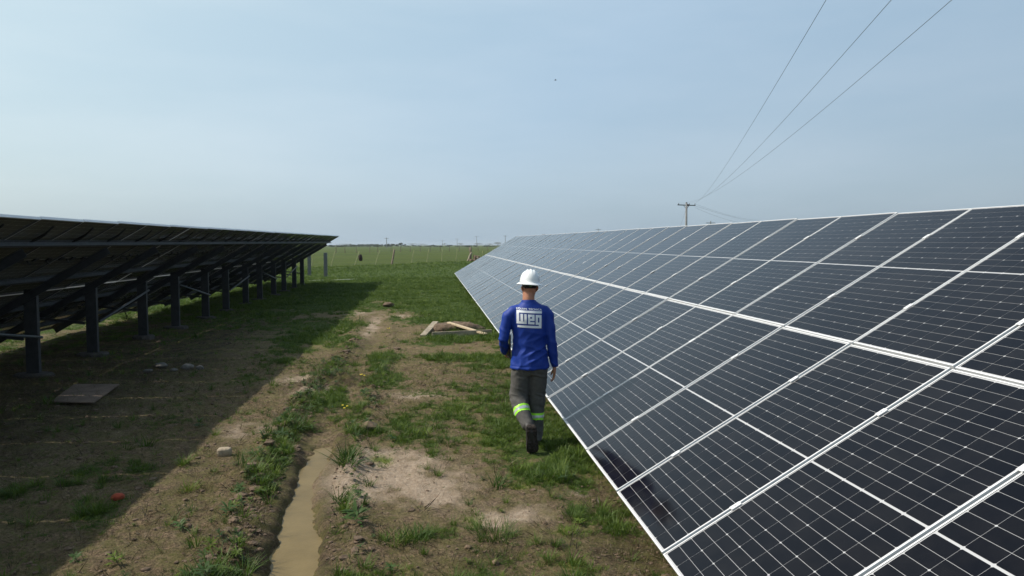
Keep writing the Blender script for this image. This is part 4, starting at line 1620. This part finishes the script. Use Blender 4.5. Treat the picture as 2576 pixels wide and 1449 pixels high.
def scatter(name, x, y, scl, coll, label, cat, tilt=.25, dz=0.0):
    n = len(x)
    z = height(x, y) + dz
    me = bpy.data.meshes.new(name)
    me.vertices.add(n)
    me.vertices.foreach_set('co', np.stack([x, y, z], 1).astype(np.float32).ravel())
    a = me.attributes.new('scl', 'FLOAT', 'POINT'); a.data.foreach_set('value', scl.astype(np.float32))
    rot = np.stack([rng.normal(0, tilt, n), rng.normal(0, tilt, n), rng.uniform(0, 6.283, n)], 1)
    a = me.attributes.new('rot', 'FLOAT_VECTOR', 'POINT'); a.data.foreach_set('vector', rot.astype(np.float32).ravel())
    me.update()
    o = link(name, me)
    ng = bpy.data.node_groups.new(name, 'GeometryNodeTree')
    ng.interface.new_socket('Geometry', in_out='INPUT', socket_type='NodeSocketGeometry')
    ng.interface.new_socket('Geometry', in_out='OUTPUT', socket_type='NodeSocketGeometry')
    n_, l = ng.nodes, ng.links
    gi, go = n_.new('NodeGroupInput'), n_.new('NodeGroupOutput')
    iop = n_.new('GeometryNodeInstanceOnPoints')
    ci = n_.new('GeometryNodeCollectionInfo')
    ci.inputs['Collection'].default_value = coll
    ci.inputs['Separate Children'].default_value = True
    ci.inputs['Reset Children'].default_value = True
    iop.inputs['Pick Instance'].default_value = True
    ri = n_.new('FunctionNodeRandomValue'); ri.data_type = 'INT'
    ri.inputs[4].default_value = 0; ri.inputs[5].default_value = len(coll.objects) - 1
    a1 = n_.new('GeometryNodeInputNamedAttribute'); a1.data_type = 'FLOAT'; a1.inputs[0].default_value = 'scl'
    a2 = n_.new('GeometryNodeInputNamedAttribute'); a2.data_type = 'FLOAT_VECTOR'; a2.inputs[0].default_value = 'rot'
    l.new(gi.outputs[0], iop.inputs['Points'])
    l.new(ci.outputs[0], iop.inputs['Instance'])
    l.new(ri.outputs[2], iop.inputs['Instance Index'])
    l.new(a2.outputs[0], iop.inputs['Rotation'])
    l.new(a1.outputs[0], iop.inputs['Scale'])
    l.new(iop.outputs[0], go.inputs[0])
    md = o.modifiers.new('scatter', 'NODES'); md.node_group = ng
    tag(o, label, cat, kind='stuff')
    return o


short = make_collection('short_turf', [(tuft(16, .045, .0022, .035, .6, i), GM[0] if i % 3 else GM[1]) for i in range(6)])
tall = make_collection('grass_tuft', [(tuft(30, .12, .0028, .03, .8, 20 + i), GM[0] if i % 4 else GM[1]) for i in range(7)])
bright = make_collection('bright_turf', [(tuft(22, .03, .0022, .035, .7, 40 + i), GM[1]) for i in range(4)])
dry = make_collection('dry_blades', [(tuft(6, .07, .0018, .04, 1.0, 60 + i), GM[2]) for i in range(4)])
weed = make_collection('broad_weed', [(rosette(16, .045, .0055, 80 + i), GM[3]) for i in range(3)] + [(rosette(24, .045, .0035, 90 + i), GM[1] if i else GM[3]) for i in range(3)] + [(tuft(40, .10, .003, .04, .9, 120 + i), GM[0]) for i in range(3)])


def under_right(x, y):
    return x < 1.35 + 2.2


# near field, in bands of distance so that the density falls as the blades get small
def field(n, x0, x1, ya, yb, p=1.0):
    x, y = rand_ground(n, x0, x1, ya, yb, p)
    g_, s_, m_, d_ = masks(x, y)
    td = track_dx(x, y)
    dry_ = (np.abs(td) > .24) | (y > 7.9)
    return x, y, g_, s_, m_, d_, td, dry_


x, y, g_, s_, m_, d_, td, ok = field(150000, -9.5, 3.4, 3.2, 13, 1.3)
pr = smooth(.30, .85, g_) * .85 + .11 * (1 - .75 * s_)
ok = ok & (np.hypot(x - P0.x + .02, (y - P0.y + .42) / 1.6) > .20)
k = (rng.uniform(0, 1, len(x)) < pr) & ok
scatter('short_turf', x[k], y[k], rng.lognormal(-.3, .35, k.sum()) * (.40 + .75 * g_[k]), short, 'short patchy turf growing on the worn ground between the arrays', 'grass')
print('short near', k.sum())
cl_ = np.clip(fbm(x * 2.6, y * 2.6, seed=91, octv=3) * 2.2, 0, 1)
pr = smooth(.45, .95, g_) * .34 * cl_ + .006 * (1 - s_)
k = (rng.uniform(0, 1, len(x)) < pr) & ok
scatter('grass_tufts', x[k], y[k], rng.lognormal(-.5, .35, k.sum()), tall, 'taller tufts of grass standing out of the turf', 'grass', .2)
print('tall near', k.sum())
pr = m_ * .5
k = (rng.uniform(0, 1, len(x)) < pr) & ok
scatter('bright_turf', x[k], y[k], rng.lognormal(-.1, .3, k.sum()), bright, 'yellow-green seedling patches on the damp soil', 'grass', .2)
pr = (.20 * (1 - g_) + .35 * d_ + .06) * (1 - .8 * s_)
k = (rng.uniform(0, 1, len(x)) < pr) & ok
scatter('dry_blades', x[k], y[k], rng.lognormal(-.45, .4, k.sum()), dry, 'dry straw-coloured blades scattered over the bare soil', 'dry grass', .9)
pr = (np.exp(-((td + .40) / .16) ** 2) * .17 + np.exp(-((td - .38) / .12) ** 2) * .08) * (y < 12.5) * (fbm(x * 1.3, y * 1.3, seed=14) > -.15) + .0015
k = (rng.uniform(0, 1, len(x)) < pr) & ok
scatter('broad_weeds', x[k], y[k], rng.lognormal(-.1, .35, k.sum()), weed, 'broad-leaved weeds growing along the banks of the muddy rut', 'weeds', .2)
print('weeds', k.sum())

# middle and far turf
x, y, g_, s_, m_, d_, td, ok = field(150000, -16, 4.5, 12.5, 42, 1.25)
pr = smooth(.36, .85, g_) * .9 + .02
k = (rng.uniform(0, 1, len(x)) < pr) & ok
cl2 = .75 + .5 * np.clip(fbm(x * 1.1, y * 1.1, seed=92, octv=3) * 2, -.6, 1)
scatter('middle_turf', x[k], y[k], (rng.lognormal(.15, .3, k.sum()) * cl2[k] * (1 + .02 * (y[k] - 12))), short, 'dense green turf covering the ground toward the fence', 'grass')
print('mid', k.sum())
pr = smooth(.5, .9, g_) * .07 * (cl2 > .8)
k = (rng.uniform(0, 1, len(x)) < pr) & ok
scatter('middle_tufts', x[k], y[k], rng.lognormal(-.25, .3, k.sum()), tall, 'scattered taller grass tufts toward the far end of the arrays', 'grass', .25)
x, y = rand_ground(60000, -45, 16, 40, 82, 1.1)
fd = fence_d(x, y)
k = (fd > -.5) & (fd < 24) & (rng.uniform(0, 1, len(x)) < np.where(fd < 6.5, .95, .7))
scatter('fence_side_grass', x[k], y[k], rng.lognormal(.55, .35, k.sum()) * np.where(fd[k] < 6.5, 1.25, .9), short, 'rough grass on the low bank in front of the wire fence', 'grass', .3)
# single plants that can be told apart
def plant(px, py, me, sc, label, nm='grass_clump', cat='grass clump', mt=None, group='grass clumps between the arrays'):
    me = me.copy()
    if not me.materials: me.materials.append(mt)
    o = link(nm, me, None, None, gp(px, py, -.005))
    o.scale = (sc,) * 3
    o.rotation_euler = (0, 0, random.uniform(0, 6))
    return tag(o, label, cat, group)


plant(866, 1300, tuft(22, .26, .006, .012, .75, 301), 1.0, 'spiky dark grass clump at the left edge of the pale sand patch', mt=GM[0])
plant(1045, 1365, tuft(130, .13, .003, .09, .9, 302), 1.0, 'dense round dark grass clump below the pale sand patch', mt=GM[0])
plant(985, 1372, tuft(110, .11, .003, .10, .9, 303), 1.0, 'low dark grass clump left of the round clump below the sand', mt=GM[0])
plant(1247, 1352, tuft(150, .13, .003, .13, .9, 304), 1.0, 'wide dark grass clump between the two small sand patches', mt=GM[0])
plant(1130, 1118, tuft(130, .13, .003, .10, .8, 305), 1.0, 'dark grass clump at the upper right tip of the sand patch', mt=GM[0])
plant(475, 1232, tuft(90, .10, .003, .08, .8, 306), 1.0, 'bright grass clump on soil near the shadow edge at left', mt=GM[1])
plant(1440, 1305, tuft(90, .11, .003, .06, .8, 307), 1.0, 'bushy grass clump beside the lower edge of the right array', mt=GM[0])

# a rank weed among the posts and two yellow-flowered plants by the rut
plant(318, 815, rosette(40, .30, .014, 310), 1.0, 'leafy weed bush standing against the lit grass between the second and third posts', 'weed_bush', 'weed', GM[3], None)
M['petal'] = simple('yellow_petals', (.65, .50, .02), rough=.6)
for px, py, lb in ((868, 1046, 'small plant with two yellow flowers on the left side of the rut end'), (912, 972, 'single yellow flower in the grass left of the rut beyond the other flowers'),
                   (978, 838, 'tiny yellow flower beside the dry wheel rut near the planks')):
    o = plant(px, py, tuft(14, .09, .003, .03, .8, int(px)), 1.0, lb, 'flowering_plant', 'flower', GM[0], 'yellow flowers along the rut')
    for k in range(3):
        a = k * 2.1
        q = Vector((.03 * math.cos(a), .03 * math.sin(a), .10 + .012 * k))
        MB().tube([(q.x * .3, q.y * .3, 0), q], .0015, 5).build('flower_stem', GM[1], o)
        MB().tube([q, q + Vector((0, 0, .005)), q + Vector((0, 0, .012))], [.004, .015, .011], 9).build('flower_head', M['petal'], o)
hp = [gp(772, 709, .03), gp(800, 708, .05), gp(835, 707, .04), (gp(870, 705.5, .05)), gp(905, 704, .03)]
tag(MB().tube([p - hp[0] for p in hp], .022, 6).build('hose', simple('pale_hose', (.55, .58, .42), rough=.7), None, hp[0]),
    'pale thin hose lying in the grass at the foot of the lone grey post', 'hose')

# ------------------------------------------------------------------ power line
M['redclay'].node_tree.nodes['Principled BSDF'].inputs['Roughness'].default_value = .9
M['polewood'] = simple('pole_concrete', (0.20, 0.20, 0.20), rough=.9, nscale=3, namp=.15)
M['arm'] = simple('dark_crossarm', (0.07, 0.085, 0.085), rough=.8)
M['porcelain'] = simple('dark_insulator', (0.03, 0.03, 0.035), rough=.4)
PD = 103.0
pt = AT(1727, 511, PD)
pole = empty('utility_pole', (pt.x, pt.y, float(base_z(pt.y))))
tag(pole, 'utility pole with crossarm and insulators rising behind the right array', 'utility pole')
H = pt.z - pole.location.z
MB().tube([(0, 0, -.5), (0, 0, H)], [.19, .13], 12).build('shaft', M['polewood'], pole, smooth=True)
view = Vector((pt.x, pt.y, 0)).normalized()
side = Vector((view.y, -view.x, 0))
side = (side * math.cos(.12) + view * math.sin(.12))
arm_c = Vector((0, 0, H - .28))
MB().bar(arm_c - side * 1.22 + Vector((0, 0, .05)), arm_c + side * 1.22 - Vector((0, 0, .05)), .11, .13).build('crossarm', M['arm'], pole)
MB().bar(Vector((0, 0, H - .85)), arm_c - side * .42, .05, .05).bar(Vector((0, 0, H - .85)), arm_c + side * .42, .05, .05).build('arm_brace', M['arm'], pole)
MB().tube([(0, 0, H - .1), (0, 0, H + .12)], [.12, .10], 10).build('pole_cap', M['porcelain'], pole)
MB().bar(arm_c + side * .08 + Vector((0, 0, .0)), arm_c + side * .3 + Vector((0, 0, .0)), .3, .3).build('transformer_box', simple('brownish_box', (.09, .07, .075), rough=.8), pole)
ins = []
for u in (-1.06, .40, 1.14):
    q = arm_c + side * u + Vector((0, 0, -.04 * u))
    MB().tube([q + Vector((0, 0, .05)), q + Vector((0, 0, .1)), q + Vector((0, 0, .2)), q + Vector((0, 0, .27))], [.02, .055, .05, .02], 10).build('insulator', M['porcelain'], pole, smooth=True)
    ins.append(pole.location + q + Vector((0, 0, .26)))


def cable(name, a, b_, sag, r, label, group, n=40, mt=None):
    pts = []
    for i in range(n + 1):
        t = i / n
        p = a.lerp(b_, t)
        p = Vector((p.x, p.y, p.z - sag * 4 * t * (1 - t)))
        pts.append(p - a)
    m = MB().tube(pts, r, 6)
    o = m.build(name, mt or M['wire'], None, a)
    return tag(o, label, 'cable', group)


# where the wires leave the picture overhead, about 15 m away, they are 5 m above the lens
offs = [AT(2078, 0, 15.8), AT(2242, 0, 16.6), AT(2394, 0, 17.4)]
lab = ['overhead wire running highest and leftmost across the sky', 'overhead wire running between the other two across the sky', 'overhead wire running lowest and rightmost across the sky']
for i, (p_ins, q) in enumerate(zip((ins[2], ins[1], ins[0]), offs)):
    # a parabola through the insulator and q with the far pole behind the viewer
    d = (q - p_ins)
    t1 = .86
    end = p_ins + d / t1
    sag = 0.9 + .35 * i
    zq = q.z
    # choose the end height so that the sagging wire passes through q
    end.z = (zq + sag * 4 * t1 * (1 - t1) - p_ins.z * (1 - t1)) / t1
    cable('power_cable', p_ins, end, sag, .0058, lab[i], 'overhead power cables', 60)
# branch line leaving to the right behind the array
br = AT(1930, 551, 150)
for i, dz in enumerate((0, .45, -.4)):
    cable('branch_cable', ins[2] + Vector((0, 0, dz * .6 - .3)), br + Vector((8, 20, dz)), .3 + .2 * i, .011,
          ['upper branch wire sloping down to the right of the utility pole', 'topmost faint branch wire right of the utility pole', 'lowest branch wire right of the utility pole'][i],
          'branch cables right of the pole')
cable('stay_wire', pole.location + Vector((0, 0, H - .7)), AT(1700, 600, 98), .1, .010, 'faint stay wire sloping down left of the utility pole', None, 6)


def far_pole(px, ytop, dist, label, arms=1, r=.16):
    p = AT(px, ytop, dist)
    z0 = float(base_z(p.y))
    o = empty('distant_pole', (p.x, p.y, z0))
    tag(o, label, 'utility pole', 'distant poles on the horizon')
    h = p.z - z0
    MB().tube([(0, 0, 0), (0, 0, h)], [r, r * .7], 8).build('shaft', M['farpole'], o)
    for a in range(arms):
        w = 1.2 * dist / 400 if dist > 400 else 1.2
        MB().bar((-w, 0, h - .5 - a * 1.2), (w, 0, h - .5 - a * 1.2), .16, .16).build('crossarm', M['farpole'], o)
    return o


far_pole(972.5, 597.5, 420, 'nearest distant pole standing left of the small dark tree', r=.2)
far_pole(1271, 592, 520, 'distant pole rising just left of the right array', r=.2)
far_pole(1199, 594, 700, 'distant pole above the hazy trees, second left of the right array', r=.2)
far_pole(1150, 600, 850, 'faint distant pole above the hazy trees, third left of the right array', r=.24)
far_pole(1113, 604, 1000, 'faintest distant pole on the horizon left of the hazy trees', r=.26)
far_pole(1788, 556, 190, 'distant pole top with splayed arms showing over the right array', 1)
far_pole(1505, 575, 330, 'tiny distant pole top over the middle of the right array edge', 1)
far_pole(1369, 588, 430, 'tiniest distant pole top over the far end of the right array', 1)

# ------------------------------------------------------------------ far fence, trees, scrub
ff = empty('far_fence', (-60, 190, float(base_z(190))))
tag(ff, 'far fence of evenly spaced posts on the horizon of the pasture', 'fence')
fpx = [845, 868, 896, 930, 950, 984, 1008, 1032, 1057, 1082, 1107, 1131, 1156, 1180, 1203, 1226, 1248]
pts = []
for i, px in enumerate(fpx):
    d = 165 + (px - 845) * .13
    p = AT(px, 626, d)
    p.z = float(base_z(p.y))
    q = p - ff.location
    MB().tube([q - Vector((0, 0, .2)), q + Vector((random.uniform(-.05, .05), 0, 1.45 + random.uniform(-.1, .15)))], [.075, .065], 7).build('post', M['oldwood'], ff)
    pts.append(q + Vector((0, 0, 1.2)))
for dz in (0, -.4, -.8):
    MB().tube([p + Vector((0, 0, dz)) for p in pts], .006, 4).build('fence_wire', M['wire'], ff)


def crown(name, w, h, n, seed, lumps=7, leaf=.5, zb=.25):
    rr = np.random.default_rng(seed)
    L = []
    for i in range(lumps):
        a = rr.uniform(0, 6.28)
        rad = rr.uniform(0, .62) * w / 2
        L.append((rad * math.cos(a), rad * math.sin(a), h * min(.8, rr.uniform(zb + .05, .45) + .40 * (1 - (rad / (w / 2)) ** 2)), rr.uniform(.22, .42) * w / 1.6, rr.uniform(.16, .28) * h))
    v, f = [], []
    for i in range(n):
        lx, ly, lz, lr, lh = L[rr.integers(len(L))]
        d = rr.normal(0, 1, 3); d /= np.linalg.norm(d)
        r = rr.uniform(.55, 1.0) ** .5
        c = np.array([lx + d[0] * lr * r, ly + d[1] * lr * r, max(h * zb * .6, lz + d[2] * lh * r)])
        u = rr.normal(0, 1, 3); u /= np.linalg.norm(u)
        t = np.cross(u, rr.normal(0, 1, 3)); t /= np.linalg.norm(t)
        s = leaf * rr.uniform(.5, 1.2)
        b0 = len(v)
        v += [tuple(c - u * s), tuple(c + t * s * .6), tuple(c + u * s), tuple(c - t * s * .6)]
        f.append((b0, b0 + 1, b0 + 2, b0 + 3))
    me = bpy.data.meshes.new(name); me.from_pydata(v, [], f); me.update()
    return me


M['bark'] = simple('tree_bark', (.09, .07, .05), rough=.9)
M['crown'] = leafmat('tree_leaves', (.030, .050, .018), (.055, .075, .028), .2)


def tree(px, dist, wpx, hpx, label, seed, n=700, nm='tree', group='trees on the horizon'):
    p = AT(px, 616, dist)
    p.z = float(base_z(p.y))
    w, h = wpx * dist / FPX, hpx * dist / FPX + 1.9
    o = empty(nm, p)
    tag(o, label, 'tree', group)
    m = MB().tube([(0, 0, -.3), (w * .01, 0, h * .3), (0, 0, h * .6)], [w * .03 + .1, w * .025 + .08, w * .01 + .03], 7)
    for a in (0, 2.1, 4.2):
        m.tube([(0, 0, h * .28), (math.cos(a) * w * .18, math.sin(a) * w * .18, h * .55)], [w * .015 + .05, w * .006 + .02], 5)
    m.build('trunk', M['bark'], o)
    link('crown', crown('crown', w, h, n, seed, leaf=w * .045 if dist < 1000 else 1.0, lumps=9 if dist < 1000 else 16, zb=.25 if dist < 1000 else .02), M['crown'], o)
    return o


tree(1009, 640, 19, 5.0, 'small dark round tree alone on the horizon', 1)
tree(1019, 650, 9, 2.2, 'smaller bush just right of the dark round tree', 2, 400)
tree(934, 760, 8, 2.0, 'tiny tree on the horizon left of the nearest distant pole', 3, 300)
for i, (px, w, h, d, lb) in enumerate((
        (1036, 34, 4.5, 2300, 'wide pale wood right of the dark round tree'), (1060, 42, 3.6, 2500, 'low pale wood in the middle of the horizon'),
        (1118, 16, 4.5, 2300, 'small pale domed tree left of the row of domed woods'), (1159, 30, 5.0, 2200, 'first wide pale domed wood, under the faint pole'),
        (1201, 34, 5.5, 2100, 'second wide pale domed wood, under the tall faint pole'), (1232, 44, 3.6, 2400, 'low pale wood between two domed woods'),
        (1252, 26, 8.0, 1700, 'tallest pale domed wood, beside the right array'), (1275, 30, 6.0, 1800, 'pale domed wood partly hidden by the right array'),
        (870, 60, 3.0, 2100, 'low pale wood beyond the end of the left array'), (930, 50, 2.6, 2300, 'low pale wood left of the distant pole'),
        (985, 46, 3.0, 2600, 'faint pale wood behind the dark round tree'))):
    tree(px, min(3900, d * 1.7), w, h * .9, lb, 30 + i, 900, 'distant_tree', 'pale woods in the haze')
# low scrub in a broken line along the far edge of the pasture
v, f = [], []
rr = np.random.default_rng(5)
for i in range(150):
    px = rr.uniform(830, 1330) if i % 3 else rr.uniform(850, 1000)
    d = rr.uniform(560, 900)
    p = AT(px, 616, d)
    z0 = float(base_z(p.y))
    w, h = rr.uniform(3, 8), rr.uniform(.8, 2.4) * (1.25 if 870 < px < 1000 else .8)
    me = crown('s', w, h, 110, 500 + i, lumps=4, leaf=.42, zb=.1)
    c, _ = coords(me)
    b0 = len(v)
    v += [(p.x + a[0], p.y + a[1], z0 + a[2]) for a in c]
    f += [tuple(b0 + k for k in pl.vertices) for pl in me.polygons]
    bpy.data.meshes.remove(me)
me = bpy.data.meshes.new('scrub'); me.from_pydata(v, [], f)
o = link('scrub_line', me, M['crown'])
tag(o, 'broken line of low dark scrub along the far edge of the pasture', 'scrub', kind='stuff')

# ------------------------------------------------------------------ bird
bp = AT(1397, 202, 30.0)
bv = MB()
bird = empty('bird', bp)
tag(bird, 'tiny dark bird flying high in the middle of the sky', 'bird')
MB().tube([(-.045, 0, 0), (-.02, 0, .004), (.02, 0, .006), (.045, 0, .012), (.058, 0, .012)], [.003, (.012, .012), (.014, .014), .009, .002], 10).build('body', M['black'], bird, smooth=True)
for s in (-1, 1):
    w = MB(); w.v = [Vector(p) for p in ((.018, 0, .008), (-.016, 0, .008), (-.012, s * .05, .028), (.016, s * .05, .03), (-.012, s * .10, .022),
                                         (.018, 0, .011), (-.016, 0, .011), (-.012, s * .05, .031), (.016, s * .05, .033))]
    w.f = [[0, 1, 2, 3], [3, 2, 4], [5, 6, 7, 8], [8, 7, 4], [0, 5, 8, 3], [1, 6, 7, 2]]
    w.build('wing', M['black'], bird)

# ------------------------------------------------------------------ haze: one closed box of even air
hb_ = MB().box(-4300, 4300, -480, 4300, -2.0, 14.0).mesh('haze')
hzo = bpy.data.objects.new('haze', hb_)
COL.objects.link(hzo)
hm_ = bpy.data.materials.new('pale_air'); hm_.use_nodes = True
hn = hm_.node_tree.nodes; hn.clear()
pv = hn.new('ShaderNodeVolumePrincipled'); oo = hn.new('ShaderNodeOutputMaterial')
pv.inputs['Color'].default_value = (.80, .88, .96, 1)
pv.inputs['Density'].default_value = 0.00020
pv.inputs['Anisotropy'].default_value = 0.0
hm_.node_tree.links.new(pv.outputs[0], oo.inputs['Volume'])
hb_.materials.append(hm_)
tag(hzo, kind='stuff')
